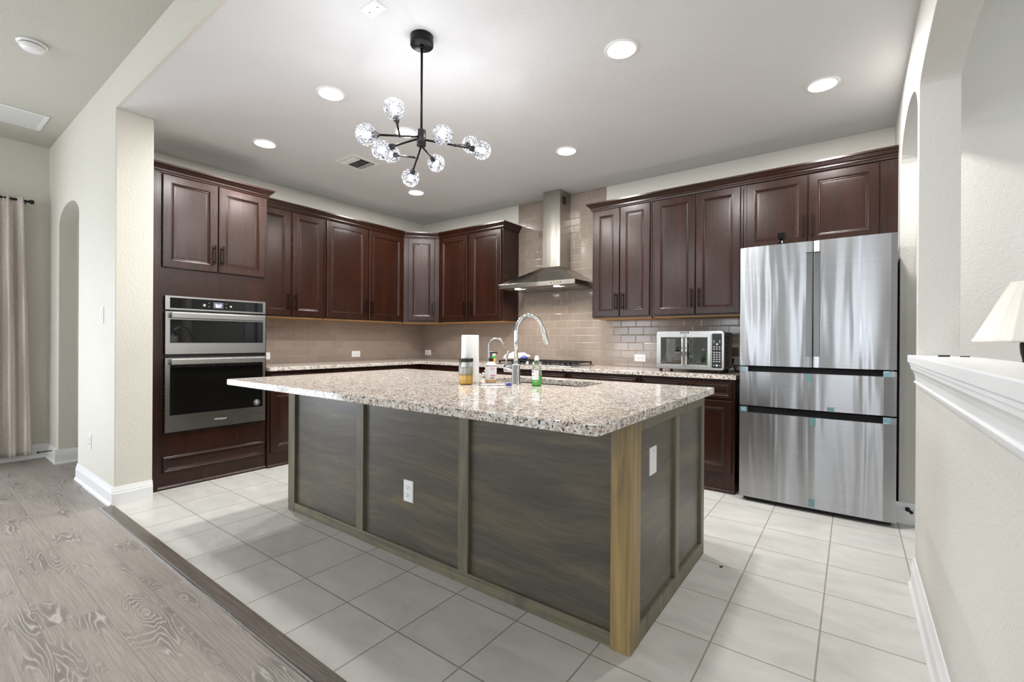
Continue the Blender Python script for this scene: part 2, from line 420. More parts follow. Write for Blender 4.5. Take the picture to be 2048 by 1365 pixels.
def subway(name, axis, off):
    t = NT(name); v = t.obj(); xyz = t.n('ShaderNodeSeparateXYZ', {0: v})
    a = xyz.outputs[0] if axis == 'X' else xyz.outputs[1]
    cv = t.n('ShaderNodeCombineXYZ', {0: t.math('ADD', a, off), 1: t.math('SUBTRACT', xyz.outputs[2], .905-.0785*4)}).outputs[0]
    def brick(ms, c1, c2, mo, smooth=.1):
        return t.n('ShaderNodeTexBrick', {'Vector': cv, 'Color1': c1, 'Color2': c2, 'Mortar': mo, 'Scale': 1.0, 'Mortar Size': ms, 'Mortar Smooth': smooth, 'Bias': 0, 'Brick Width': .1545, 'Row Height': .0785}, offset=.5, offset_frequency=2)
    b = brick(.0011, lin((146, 132, 121)), lin((154, 140, 129)), lin((174, 161, 150)))
    h = brick(.006, (1, 1, 1, 1), (1, 1, 1, 1), (0, 0, 0, 1), 1.0)
    rnd = brick(.001, (0, 0, 0, 1), (1, 1, 1, 1), (.5, .5, .5, 1))
    inv = t.math('SUBTRACT', 1, h.outputs['Fac'])
    tilt = t.math('MULTIPLY', rnd.outputs['Color'], .0)
    wob = t.noise(v, 9, 1)
    t.p(Base_Color=b.outputs['Color'], Roughness=.13)
    t.bump(t.math('ADD', t.math('ADD', inv, t.math('MULTIPLY', wob, .45)), tilt), .55, .0022)
    t.b.inputs['Specular IOR Level'].default_value = .5
    return t.m
M_subX = subway('taupe_subway_tile_back', 'X', .02); M_subY = subway('taupe_subway_tile_left', 'Y', .05)

def fabric():
    t = NT('cream_curtain_fabric'); v = t.obj()
    vo = t.n('ShaderNodeTexVoronoi', {'Vector': t.map(v, (1, 1, .6)), 'Scale': 55.0}, feature='DISTANCE_TO_EDGE').outputs['Distance']
    ln = t.ramp(vo, [(.05, (1, 1, 1, 1)), (.16, (0, 0, 0, 1))])
    col = t.mix(ln, lin((226, 218, 208)), lin((238, 233, 226)))
    t.p(Base_Color=col, Roughness=.9); t.bump(t.math('ADD', ln, t.noise(v, 400, 2)), .3, .001)
    t.b.inputs['Subsurface Weight'].default_value = 0
    tl = t.n('ShaderNodeBsdfTranslucent', {'Color': lin((235, 205, 190))}).outputs[0]
    mx = t.n('ShaderNodeMixShader', {0: .2, 1: t.b.outputs[0], 2: tl}).outputs[0]; t.t.links.new(mx, t.out.inputs[0])
    return t.m
M_fab = fabric()
M_shade = simple('pleated_cloth', (226, 222, 213), .8, bs=.2)
M_lamp = emis('lamp_disc', (1.0, .97, .9), 14)
M_bulb = emis('bulb_glow', (.93, .96, 1.0), 5)
M_hood_l = emis('hood_bulb', (1, .96, .88), 18)
M_disp = emis('display_screen', (.16, .17, .25), .45, (.05, .05, .08))
M_digit = emis('display_digits', (1, 1, 1), 1.6)

# ------------------------------------------------------------------ the room
ZC, ZG = 2.743, 3.0
XW, YW = -4.76, 4.38       # kitchen left and back wall
XR, XR2 = .243, .243       # right wall near / beyond its doorway
TH = .14
YB = .915                  # wall between great room and kitchen
struct('floor', MB().box(-4.8, 3.1, YB-.03, 4.6, -.1, 0), M_tile)
struct('floor', MB().box(-6.8, -4.8, YB-.03, 4.6, -.1, 0), M_lam)
struct('floor', MB().box(-6.8, 3.1, -4.7, YB-.03, -.1, 0), M_lam)
# kitchen ceiling, header and great room ceiling
struct('ceiling', MB().box(-6.8, .39, YB+.0201, 4.6, ZC, ZC+.08), M_ceil)
struct('ceiling', MB().box(.39, 3.1, YB+.0201, 4.6, 3.3, 3.38), M_wall)
struct('ceiling', MB().box(-6.8, 3.1, -4.7, YB, ZG, ZG+.08), M_ceilg)
struct('wall_left', MB().box(XW-.12, XW, YB+.12, YW+.1, 0, ZC), M_wallk)
struct('wall_back', MB().box(XW-.12, 3.1, YW, YW+.12, 0, ZC), M_wallk)
# tiled areas (thin ceramic skin on the walls)
struct('trim_1', MB().box(XW, XW+.008, 2.0, YW, .8, 1.39), M_subY)
mb = MB().box(XW+.008, .2, YW-.008, YW, .8, 1.39); mb.box(-3.152, -2.045, YW-.0081, YW, 1.39, ZC)
struct('trim_2', mb, M_subX)

def arch_wall(p0, p1, nrm, thick, openings, zt, segs=20):
    """wall from plan point p0 to p1; openings = (from, to, spring height, rise, sill height) along the wall; thick along nrm"""
    P0 = Vector((p0[0], p0[1], 0)); P1 = Vector((p1[0], p1[1], 0)); d = (P1-P0).normalized(); L = (P1-P0).length; n = Vector((nrm[0], nrm[1], 0))
    mb = MB(); at = 0
    def V_(a, z): return P0+d*a+Vector((0, 0, z))
    for a0, a1, zs, rise, z0 in openings:
        c = (a0+a1)/2; r = (a1-a0)/2
        mb.prism([V_(at, 0), V_(a0, 0), V_(a0, zt), V_(at, zt)], n, 0, thick)
        arc = [(c-r*math.cos(PI*i/segs), zs+rise*math.sin(PI*i/segs)) for i in range(segs+1)]
        for (a, z), (a2, z2) in zip(arc, arc[1:]):
            mb.prism([V_(a, z), V_(a2, z2), V_(a2, zt), V_(a, zt)], n, 0, thick)
        if z0 > 0: mb.prism([V_(a0, 0), V_(a1, 0), V_(a1, z0), V_(a0, z0)], n, 0, thick)
        at = a1
    mb.prism([V_(at, 0), V_(L, 0), V_(L, zt), V_(at, zt)], n, 0, thick)
    return mb
def weld(o, bev=0):
    bm = bmesh.new(); bm.from_mesh(o.data); bmesh.ops.remove_doubles(bm, verts=bm.verts, dist=.0002)
    # drop interior double faces
    seen = {}
    for f in bm.faces: seen.setdefault(tuple(sorted(v.index for v in f.verts)), []).append(f)
    dead = [f for fs in seen.values() if len(fs) > 1 for f in fs]
    bmesh.ops.delete(bm, geom=dead, context='FACES'); bmesh.ops.recalc_face_normals(bm, faces=bm.faces)
    bmesh.ops.dissolve_limit(bm, angle_limit=.01, verts=bm.verts, edges=bm.edges)
    bm.to_mesh(o.data); bm.free()
    if bev:
        b = o.modifiers.new('bevel', 'BEVEL'); b.width = bev; b.segments = 3; b.limit_method = 'ANGLE'; b.angle_limit = math.radians(50)
# wall between great room and kitchen side: from the far corner to the pillar
mb = arch_wall((-6.3, YB), (-4.072, YB), (0, 1), .12, [(.46, 1.205, 2.18, .155, 0)], ZG+.04)
o = struct('wall_front', mb, M_wallg); weld(o)
struct('wall_pillar', MB().box(-4.75, -4.07, YB+.0005, 1.13, 0, ZC-.0005), M_wallg, bevel=.006)
struct('wall_header', MB().box(-4.072, 3.1, YB, YB+.02, ZC-.001, ZG+.04), M_wallg)
# great room: far wall with patio door, wall behind the camera with windows
mb = MB().box(-6.42, -6.3, -4.6, -1.75, 0, ZG+.04).box(-6.42, -6.3, .25, YB+.12, 0, ZG+.04).box(-6.42, -6.3, -1.75, .25, 2.1, ZG+.04)
struct('wall_far', mb, M_wallg)
mb = MB(); xs = -6.42
for a, b in WINS_BACK:
    mb.box(xs, a, -4.6, -4.5, 0, ZG+.04); mb.box(a, b, -4.6, -4.5, 0, .4); mb.box(a, b, -4.6, -4.5, 2.5, ZG+.04); xs = b
mb.box(xs, 3.1, -4.6, -4.5, 0, ZG+.04); struct('wall_rear', mb, M_wall)
for i, (a, b) in enumerate(WINS_BACK):
    m = MB()
    m.box(a, a+.05, -4.57, -4.5, .4, 2.5).box(b-.05, b, -4.57, -4.5, .4, 2.5).box(a+.05, b-.05, -4.57, -4.5, .4, .45).box(a+.05, b-.05, -4.57, -4.5, 2.45, 2.5).box(a+.05, b-.05, -4.56, -4.51, 1.43, 1.47)
    struct('window_%d' % (i+1), m, M_trim)
m = MB().box(-6.4, -6.32, -1.75, -1.68, 0, 2.1).box(-6.4, -6.32, .18, .25, 0, 2.1).box(-6.4, -6.32, -1.68, .18, 2.03, 2.1).box(-6.4, -6.32, -1.68, .18, 0, .1).box(-6.4, -6.32, -.79, -.71, .1, 2.03)
struct('door_1', m, M_trim)
# hallway behind the arch
struct('wall_hall', MB().box(-6.8, XW-.12, 2.3, 2.42, 0, ZC).box(-6.8, -6.7, YB+.12, 2.3, 0, ZC), M_wallg)
# right side: wall with wide arched pass-through over a half wall, then doorway, then last stub
o = struct('wall_right', arch_wall((XR, YB), (XR, YW), (1, 0), TH, [(.03, 1.91, 2.345, .085, 1.06), (1.99, 2.955, 2.25, .23, 0)], 3.3, 28), M_wall); weld(o, .012)
struct('wall_dining', MB().box(XR+TH+.005, 3.1, 3.75, 3.85, 0, 3.3), M_wall)
struct('wall_dining', MB().box(2.95, 3.1, -4.6, 4.4, 0, 3.3), M_wall)
# wooden cap of the half wall with its moulding
struct('trim_3', MB().box(XR-.035, XR+TH+.035, YB-.02, 2.86, 1.062, 1.098), M_trim, bevel=.004)
prof = [(0, 0), (.008, 0), (.010, .006), (.010, .012), (.018, .018), (.018, .022), (.012, .026), (.014, .05), (.020, .068), (.028, .080), (.028, .092), (.032, .095), (.032, .105), (0, .105)]
def moulding(prof, path, z, name, mat=None):
    return struct(name, MB().sweep(prof, path, z), mat or M_trim)
moulding([(-o_, u) for o_, u in prof], [(XR, YB), (XR, 2.79)], .957, 'trim_4')
# baseboards
bb = [(0, 0), (.024, 0), (.024, .010), (.016, .022), (.015, .024), (.015, .088), (.011, .094), (.013, .100), (.010, .108), (.006, .124), (.004, .132), (0, .132)]
bbt = [(0, 0), (.015, 0), (.015, .088), (.011, .094), (.013, .100), (.010, .108), (.006, .124), (.004, .132), (0, .132)]
inv = lambda P_: [(-a, b) for a, b in P_]
moulding(bb, [(-5.095, YB), (-4.07, YB), ], 0, 'baseboard_pillar')
moulding(bbt, [(-4.07+.0, YB-.015), (-4.07, 1.13)], 0, 'baseboard_pillar')
moulding(bb, [(-6.3, YB), (-5.84, YB), ], 0, 'baseboard_front')
moulding(bb, [(-5.84, YB-.024), (-5.84, YB+.14)], 0, 'baseboard_front')
moulding(bb, [(-6.3, .25), (-6.3, YB)], 0, 'baseboard_far')
moulding(inv(bb), [(XR, YB), (XR, 2.903)], 0, 'baseboard_right')
moulding(bb, [(XR2-.02, 3.87), (XR2+.13, 3.87)], 0, 'baseboard_back')
moulding(bb, [(-6.7, 2.3), (XW-.12, 2.3)], 0, 'baseboard_hall')
# transition strip between laminate and tile
struct('trim_5', MB().box(-4.07, .255, YB-.065, YB-.002, 0, .010), M_strip, bevel=.003)
struct('trim_6', MB().box(-4.09, .255, YB-.074, YB-.066, 0, .006), M_nickel, bevel=.001)

# ------------------------------------------------------------------ cabinet builders
X_, Y_, Z_ = Vector((1, 0, 0)), Vector((0, 1, 0)), Vector((0, 0, 1))
def rings(fr=.058, t=.02, flat=True):
    return [(0, 0), (0, t-.004), (.004, t), (fr-.004, t), (fr-.001, t+.0015), (fr+.004, t-.001), (fr+.007, t-.006), (fr+.012, t-.005), (fr+.016, t-.010), (fr+.03, t-.0095)]
def pull(parent, O, N, U, h=.16, vertical=True):
    """bar pull; O centre on door face"""
    m = MB(); O = Vector(O); A = Z_ if vertical else U
    bar = O+N*.03
    r = .0058
    S = (N.cross(A)).normalized()
    pts = []
    for sx, sn in ((-1, -1), (1, -1), (1, 1), (-1, 1)): pts.append(bar+S*r*sx+N*r*sn)
    m.prism(pts, A, -h/2, h/2)
    for k in (-1, 1):
        c = O+A*k*(h/2-.025); pts = [c+S*.004*a+A*.004*b for a, b in ((-1, -1), (1, -1), (1, 1), (-1, 1))]
        m.prism(pts, N, 0, .026)
    return m.build('handle', M_bronze, parent, bevel=.0015)
def door(parent, O, U, N, w_, h_, hand=None, hz='bottom', mat=None, fr=.058, name='door', t=.02):
    d = MB().relief(O, U, Z_, N, w_, h_, rings(fr, t)).build(name, mat or M_ch, parent, bevel=.0008, seg=1)
    if hand is not None:
        u = .028 if hand == 'L' else w_-.028
        zc = .06+.08 if hz == 'bottom' else h_-.14
        pull(d, Vector(O)+Vector(U)*u+Z_*zc+Vector(N)*t, Vector(N), Vector(U))
    return d
def drawer(parent, O, U, N, w_, h_, mat=None):
    d = MB().relief(O, U, Z_, N, w_, h_, rings(.022, .02)).build('drawer', mat or M_chh, parent, bevel=.0008, seg=1)
    pull(d, Vector(O)+Vector(U)*w_/2+Z_*h_/2+Vector(N)*.02, Vector(N), Vector(U), .16, False)
    return d
GUP = 'upper kitchen cabinets'; GLO = 'base kitchen cabinets'

# tall oven cabinet
XF = -4.22
t = thing('oven_cabinet', 'tall dark cherry cabinet housing the double wall oven beside the pillar', 'cabinet', (-4.48, 1.57, 0))
m = MB().box(XW+.012, XF, 1.132, 2.0, 0, 2.412); m.build('body', M_ch, t, bevel=.001)
MB().box(XF, XF+.02, 1.14, 1.2, .0, 2.412).build('side_stile', M_ch, t, bevel=.002)
MB().sweep([(0, 0), (.014, 0), (.014, .012), (.006, .026), (0, .026)], [(XF, 1.132), (XF, 2.0)]).build('shoe_moulding', M_ch, t)
door(t, (XF, 1.222, 1.70), Y_, X_, .379, .708, 'R')
door(t, (XF, 1.605, 1.70), Y_, X_, .377, .708, 'L')
MB().relief((XF, 1.232, .125), Y_, Z_, X_, .754, .125, rings(.014, .014)).build('lower_panel', M_chh, t)
crown = [(0, 0), (.010, 0), (.012, .012), (.018, .018), (.018, .028), (.026, .034), (.042, .053), (.050, .058), (.050, .072), (-.03, .072), (-.03, .0)]
MB().sweep(crown, [(XF, 1.132), (XF, 2.0), (XW+.04, 2.0)], 2.4135).build('crown_moulding', M_chh, t)

# left uppers
XU = -4.45
def upper(name, label, body, doors, loc, under):
    t = thing(name, label, 'cabinet', loc, GUP)
    body.build('body', M_ch, t, bevel=.001)
    under.build('underside', M_maple, t)
    for a in doors: door(t, *a)
    return t
t = upper('upper_cabinet', 'two-door dark cherry wall cabinet right next to the tall oven cabinet', MB().box(XW+.012, XU, 2.003, 2.698, 1.378, 2.412),
      [((XU, 2.03, 1.388), Y_, X_, .301, 1.02, 'R'), ((XU, 2.352, 1.388), Y_, X_, .33, 1.02, 'L')], (-4.6, 2.35, 1.372), MB().box(XW+.01, XU-.015, 2.01, 2.69, 1.366, 1.378))
t = upper('upper_cabinet', 'wide two-door dark cherry wall cabinet on the left wall, touching the angled corner cabinet', MB().box(XW+.012, XU, 2.702, 3.753, 1.378, 2.412),
      [((XU, 2.722, 1.388), Y_, X_, .493, 1.02, 'R'), ((XU, 3.245, 1.388), Y_, X_, .488, 1.02, 'L')], (-4.6, 3.2, 1.372), MB().box(XW+.01, XU-.015, 2.71, 3.745, 1.366, 1.378))
# diagonal corner
A = Vector((XU, 3.757, 0)); B = Vector((-4.145, 4.065, 0)); U = (B-A).normalized(); N = Vector((U.y, -U.x, 0)); Ld = (B-A).length
pl = [(XW+.012, YW-.012, 0), (XW+.012, 3.757, 0), tuple(A), tuple(B), (-4.145, YW-.012, 0)]
t = upper('corner_cabinet', 'narrow single-door cabinet set diagonally across the corner of the wall cabinets', MB().prism(pl, Z_, 1.374, 2.412),
      [(A+U*.055+Z_*1.395, U, N, Ld-.11, 1.005, 'R')], (-4.55, 4.15, 1.37), MB().prism([(XW+.01, YW-.01, 0), (XW+.01, 3.767, 0), (XU-.01, 3.775, 0), (-4.16, 4.08, 0), (-4.155, YW-.01, 0)], Z_, 1.362, 1.374))
# back left
YU = 4.07
t = upper('upper_cabinet', 'two-door dark cherry wall cabinet left of the steel range hood', MB().box(-4.143, -3.145, YU, YW-.012, 1.378, 2.412),
      [((-4.122, YU, 1.388), X_, -Y_, .455, 1.02, 'R'), ((-3.615, YU, 1.388), X_, -Y_, .452, 1.02, 'L')], (-3.65, 4.22, 1.372), MB().box(-4.135, -3.155, YU+.015, YW-.01, 1.366, 1.378))
t = upper('upper_cabinet', 'narrow two-door dark cherry wall cabinet right of the steel range hood', MB().box(-2.042, -1.452, YU, YW-.012, 1.378, 2.412),
      [((-2.022, YU, 1.388), X_, -Y_, .262, 1.02, 'R'), ((-1.752, YU, 1.388), X_, -Y_, .282, 1.02, 'L')], (-1.75, 4.22, 1.372), MB().box(-2.032, -1.46, YU+.015, YW-.01, 1.366, 1.378))
t = upper('upper_cabinet', 'two-door dark cherry wall cabinet above the toaster oven', MB().box(-1.448, -.712, YU, YW-.012, 1.378, 2.412),
      [((-1.428, YU, 1.388), X_, -Y_, .352, 1.02, 'R'), ((-1.072, YU, 1.388), X_, -Y_, .343, 1.02, 'L')], (-1.08, 4.22, 1.372), MB().box(-1.44, -.72, YU+.015, YW-.01, 1.366, 1.378))
t = upper('fridge_top_cabinet', 'two-door dark cherry cabinet above the refrigerator', MB().box(-.708, .2415, YU, YW-.012, 1.87, 2.412),
      [((-.684, YU, 1.885), X_, -Y_, .410, .52, 'R'), ((-.270, YU, 1.885), X_, -Y_, .412, .52, 'L')], (-.24, 4.22, 1.86), MB().box(-.70, .22, YU+.015, YW-.01, 1.858, 1.87))
MB().box(.19, .2415, YU-.006, YU, 1.87, 2.4).build('scribe_strip', M_ch, t)
o = MB().sweep(crown, [(XU, 2.0+.056), (XU, 3.757), (-4.145, YU), (-3.145, YU), (-3.145, YW-.012)], 2.4135).build('crown_moulding', M_chh)
tag(o, 'dark cherry crown moulding turning the corner above the left and corner wall cabinets', 'moulding')
o = MB().sweep(crown, [(-2.042, YW-.012), (-2.042, YU), (.2415, YU)], 2.4135).build('crown_moulding', M_chx)
tag(o, 'straight dark cherry crown moulding above the cabinets right of the hood', 'moulding')

# base cabinets
XB, YBF = -4.18, 3.80
def base(label, box, loc): 
    t = thing('base_cabinet', label, 'cabinet', loc, GLO); box.build('body', M_ch, t, bevel=.001); return t
t = base('dark cherry base cabinet between the oven cabinet and the back-left corner, nearer unit', MB().box(XW+.01, XB-.02, 2.003, 2.768, .0, .868), (-4.45, 2.4, 0))
drawer(t, (XB-.02, 2.03, .712), Y_, X_, .713, .125)
door(t, (XB-.02, 2.03, .13), Y_, X_, .352, .565, 'R', 'top'); door(t, (XB-.02, 2.391, .13), Y_, X_, .352, .565, 'L', 'top')
MB().sweep([(0, 0), (.014, 0), (.014, .012), (.006, .026), (0, .026)], [(XB-.02, 2.003), (XB-.02, 2.768)]).build('shoe_moulding', M_ch, t)
t = base('dark cherry base cabinet on the left wall, next to the back corner', MB().box(XW+.01, XB-.02, 2.772, YW-.01, .0, .868), (-4.45, 3.4, 0))
drawer(t, (XB-.02, 2.795, .712), Y_, X_, .734, .125)
door(t, (XB-.02, 2.795, .13), Y_, X_, .362, .565, 'R', 'top'); door(t, (XB-.02, 3.167, .13), Y_, X_, .362, .565, 'L', 'top')
specs = [(-4.18, -3.10, 'dark cherry base cabinet in the back corner, left of the cooktop', [(-3.873, .75)]),
         (-3.096, -2.146, 'dark cherry base cabinet under the gas cooktop', [(-3.07, .895)]),
         (-2.142, -1.452, 'dark cherry base cabinet right of the cooktop under the wall outlet', [(-2.117, .635)]),
         (-1.448, -.712, 'dark cherry base cabinet under the toaster oven, beside the refrigerator', [(-1.421, .69)])]
for x0, x1, lb, dr in specs:
    t = base(lb, MB().box(x0, x1, YBF, YW-.01, .0, .868), ((x0+x1)/2, 4.1, 0))
    for xd, wd in dr:
        drawer(t, (xd, YBF, .722), X_, -Y_, wd, .122, M_chx)
        door(t, (xd, YBF, .15), X_, -Y_, wd/2-.005, .555, 'R', 'top'); door(t, (xd+wd/2+.005, YBF, .15), X_, -Y_, wd/2-.005, .555, 'L', 'top')
    MB().sweep([(0, 0), (.014, 0), (.014, .012), (.006, .026), (0, .026)], [(x0+.0, YBF), (x1, YBF)]).build('shoe_moulding', M_ch, t)

# L-shaped granite worktop
CT = .903
pl = [(XW+.009, 2.003, 0), (XB+.03, 2.003, 0), (XB+.03, YBF-.035, 0), (-.70, YBF-.035, 0), (-.70, YW-.009, 0), (XW+.009, YW-.009, 0)]
o = MB().prism(pl, Z_, .869, CT).build('worktop', M_gran, None, bevel=.003, origin=(0, 0, 0))
tag(o, 'L-shaped speckled granite worktop along the left and back walls', 'worktop')

# ------------------------------------------------------------------ island
IT = .907
t = thing('kitchen_island', 'large island clad in grey-brown stained wood panels on the tile floor', 'island', (-1.86, 2.13, 0))
MB().box(-3.06, -.668, 1.640, 2.63, 0, .74).box(-3.06, -1.98, 1.640, 2.63, .74, .872).box(-1.05, -.668, 1.640, 2.63, .74, .872).box(-1.98, -1.05, 1.640, 2.1, .74, .872).build('body', M_ip, t)
for a, b in ((-3.003, -2.315), (-2.251, -1.508), (-1.445, -.727)):
    MB().box(a-.01, b+.01, 1.632, 1.642, .04, .872).build('panel', M_ip, t)
for a, b, mt in ((-3.083, -3.003, M_istile), (-2.315, -2.251, M_istile), (-1.508, -1.445, M_istile)):
    MB().box(a, b, 1.612, 1.640, 0 if a < -3 else .058, .872).build('stile', mt, t, bevel=.002)
MB().box(-3.003, -.727, 1.614, 1.640, 0, .058).build('bottom_rail', M_irail, t, bevel=.002)
MB().box(-.727, -.646, 1.608, 1.705, 0, .872).build('corner_post', M_ipost, t, bevel=.003, label='golden brown corner post')
for a, b in ((1.70, 2.14), (2.20, 2.60)):
    MB().box(-.670, -.662, a, b, .05, .83).build('panel', M_ip, t)
MB().box(-.668, -.648, 1.705, 2.645, .812, .872).build('top_rail', M_istile, t, bevel=.002)
MB().box(-.668, -.648, 1.705, 2.645, 0, .072).build('bottom_rail', M_istile, t, bevel=.002)
MB().box(-.668, -.648, 2.14, 2.20, .072, .812).build('stile', M_istile, t, bevel=.002)
MB().box(-.668, -.648, 2.59, 2.645, .072, .812).build('stile', M_istile, t, bevel=.002)
MB().box(-3.083, -3.06, 1.640, 2.645, 0, .872).build('end_panel', M_ip, t)

def rrect(x0, x1, y0, y1, r, n=6):
    pts = []
    for cx_, cy_, a0 in ((x1-r, y1-r, 0), (x0+r, y1-r, 90), (x0+r, y0+r, 180), (x1-r, y0+r, 270)):
        for i in range(n+1):
            a = math.radians(a0+90*i/n); pts.append((cx_+r*math.cos(a), cy_+r*math.sin(a)))
    return pts
def slab_with_hole(out, hole, z0, z1):
    """ring slab: both loops CCW with the same point count"""
    k = len(out); vs = [(x, y, z) for z in (z0, z1) for lp in (out, hole) for x, y in lp]
    fs = []
    for i in range(k):
        j = (i+1) % k
        fs += [(i, k+i, k+j, j), (2*k+i, 2*k+j, 3*k+j, 3*k+i), (i, j, 2*k+j, 2*k+i), (k+i, 3*k+i, 3*k+j, k+j)]
    return MB().add(vs, fs)
HX0, HX1, HY0, HY1 = -1.86, -1.17, 2.205, 2.55
hole = rrect(HX0, HX1, HY0, HY1, .06); IX0, IX1, IY0, IY1 = -3.11, -.60, 1.235, 2.66
outl = rrect(IX0, IX1, IY0, IY1, .012)
o = slab_with_hole(outl, hole, .872, IT).build('countertop', M_gran, None, bevel=.003, origin=(0, 0, 0))
tag(o, 'speckled granite slab with overhang on top of the island, sink cut out', 'countertop')
# undermount sink
t = thing('kitchen_sink', 'undermount stainless steel sink in the island countertop', 'sink', (-1.51, 2.37, .75))
m = MB(); lv = [(HX0-.015, HX1+.015, HY0-.015, HY1+.015, .07, .8695), (HX0+.004, HX1-.004, HY0+.004, HY1-.004, .06, .868), (HX0+.012, HX1-.012, HY0+.012, HY1-.012, .06, .76), (HX0+.05, HX1-.05, HY0+.05, HY1-.05, .05, .745)]
vs = []; fs = []; k = 28
for (a, b, c, d, r, z) in lv: vs += [(x, y, z) for x, y in rrect(a, b, c, d, r)]
for j in range(3):
    for i in range(k): fs.append((j*k+i, j*k+(i+1) % k, (j+1)*k+(i+1) % k, (j+1)*k+i))
fs.append(tuple(3*k+i for i in range(k)))
m.add(vs, fs, False); o = m.build('basin', M_ss, t, recalc=False)
s_ = o.modifiers.new('sol', 'SOLIDIFY'); s_.thickness = .0015; s_.offset = 1
MB().lathe((-1.51, 2.38, .7455), [(.044, 0), (.042, .003), (.02, .002), (.0, .002)], 24).build('drain', M_chrome, t)

# faucet
def arc_pts(c0, dirv, L, z0, ztop, drop, n=22, lean=0):
    """vertical riser then half-circle to distance L then down by drop"""
    c0 = Vector(c0); d = Vector(dirv).normalized(); R_ = L/2; pts = [Vector((c0.x, c0.y, z0)), Vector((c0.x, c0.y, (z0+ztop)/2)), Vector((c0.x, c0.y, ztop-R_-.02))]
    for i in range(n+1):
        a = PI*(1-i/n*(1-lean)); pts.append(Vector((c0.x, c0.y, ztop-R_))+d*(R_+R_*math.cos(a))+Z_*R_*math.sin(a))
    e = (pts[-1]-pts[-2]).normalized(); pts.append(pts[-1]+e*drop); return pts, e
FX, FY = -1.534, 2.11
t = thing('kitchen_faucet', 'tall chrome pull-down faucet with gooseneck spout beside the island sink', 'faucet', (FX, FY, IT))
MB().lathe((FX, FY, IT), [(.030, 0), (.030, .004), (.0245, .008), (.0245, .11), (.021, .114), (.013, .116)], 32).build('base', M_chrome, t)
pts, e = arc_pts((FX, FY), (.28, .96, 0), .20, IT+.11, IT+.395, .0, lean=.10)
MB().tube(pts, .0125, 20).build('spout', M_chrome, t)
p0 = pts[-1]; MB().lathe(p0-e*.004, [(.0128, 0), (.0140, .004), (.0158, .05), (.0165, .105), (.0145, .11), (.0, .11)], 28, e).build('spray_head', M_chrome, t)
m = MB().cyl((FX-.02, FY, IT+.088), (FX-.07, FY-.012, IT+.088), .021, 28); m.build('valve_body', M_chrome, t)
MB().tube([(FX-.062, FY-.01, IT+.10), (FX-.060, FY-.01, IT+.14), (FX-.048, FY-.006, IT+.19)], [.006, .005, .0055], 12).build('lever', M_nickel, t)
QX, QY = -1.93, 2.35
t = thing('filter_tap', 'slim brushed filtered-water tap with small gooseneck behind the soap bottle', 'tap', (QX, QY, IT))
MB().lathe((QX, QY, IT), [(.022, 0), (.020, .006), (.010, .012), (.009, .05), (.007, .055)], 20).build('base', M_nickel, t)
pts, e = arc_pts((QX, QY), (.9, .45, 0), .10, IT+.05, IT+.262, .02, lean=.14)
MB().tube(pts, .0055, 12).build('spout', M_nickel, t)
MB().lathe((QX-.03, QY-.012, IT+.02), [(.0, -.02), (.014, -.014), (.018, 0), (.014, .014), (0, .02)], 16, (.9, .3, .2)).build('lever', M_nickel, t)
MB().tube([(QX-.005, QY, IT+.03), (QX-.03, QY-.012, IT+.05)], .004, 8).build('lever_arm', M_nickel, t)

# ------------------------------------------------------------------ things on the island
o = None
t = thing('paper_towel_roll', 'white paper towel roll standing upright on the island', 'paper towels', (-1.80, 2.02, IT))
mod = lambda i, h: 1+.004*math.sin(i*1.7)
MB().lathe((-1.80, 2.02, IT), [(.02, .001), (.050, 0), (.052, .01), (.050, .27), (.049, .279), (.02, .279), (.02, .06)], 40).build('roll', M_paper, t)
fl = MB(); n = 9; vs = []
for j in range(8):
    z = IT+.002+.27*j/7; k_ = 1-j/7
    for i in range(n):
        a = PI*.93+i/(n-1)*.7; rr = .0525+.022*k_*math.exp(-((i/(n-1))**2)*3)
        vs.append((-1.80+rr*math.cos(a), 2.02+rr*math.sin(a), z))
fl.add(vs, [(j*n+i, j*n+i+1, (j+1)*n+i+1, (j+1)*n+i) for j in range(7) for i in range(n-1)], True)
o = fl.build('loose_sheet', M_paper, t); s_ = o.modifiers.new('s', 'SOLIDIFY'); s_.thickness = .0012; s_.offset = 0

jx, jy = -1.755, 1.935
t = thing('sauce_jar', 'glass jar with black lid and mustard-yellow contents in front of paper towels', 'jar', (jx, jy, IT))
MB().lathe((jx, jy, IT), [(.036, 0), (.041, .004), (.042, .01), (.042, .105), (.040, .118), (.036, .126), (.036, .132)], 36).build('jar_glass', M_glass, t)
MB().lathe((jx, jy, IT+.003), [(.034, 0), (.039, .004), (.0395, .05), (.0, .052)], 36).build('contents', M_yellow, t)
MB().lathe((jx, jy, IT+.056), [(.0393, 0), (.0393, .028), (.0390, .040), (0, .041)], 36).build('film', M_cream, t)
MB().lathe((jx, jy, IT+.126), [(.0395, 0), (.0405, .002), (.0405, .018), (.039, .021), (0, .021)], 36).build('lid', M_black, t)

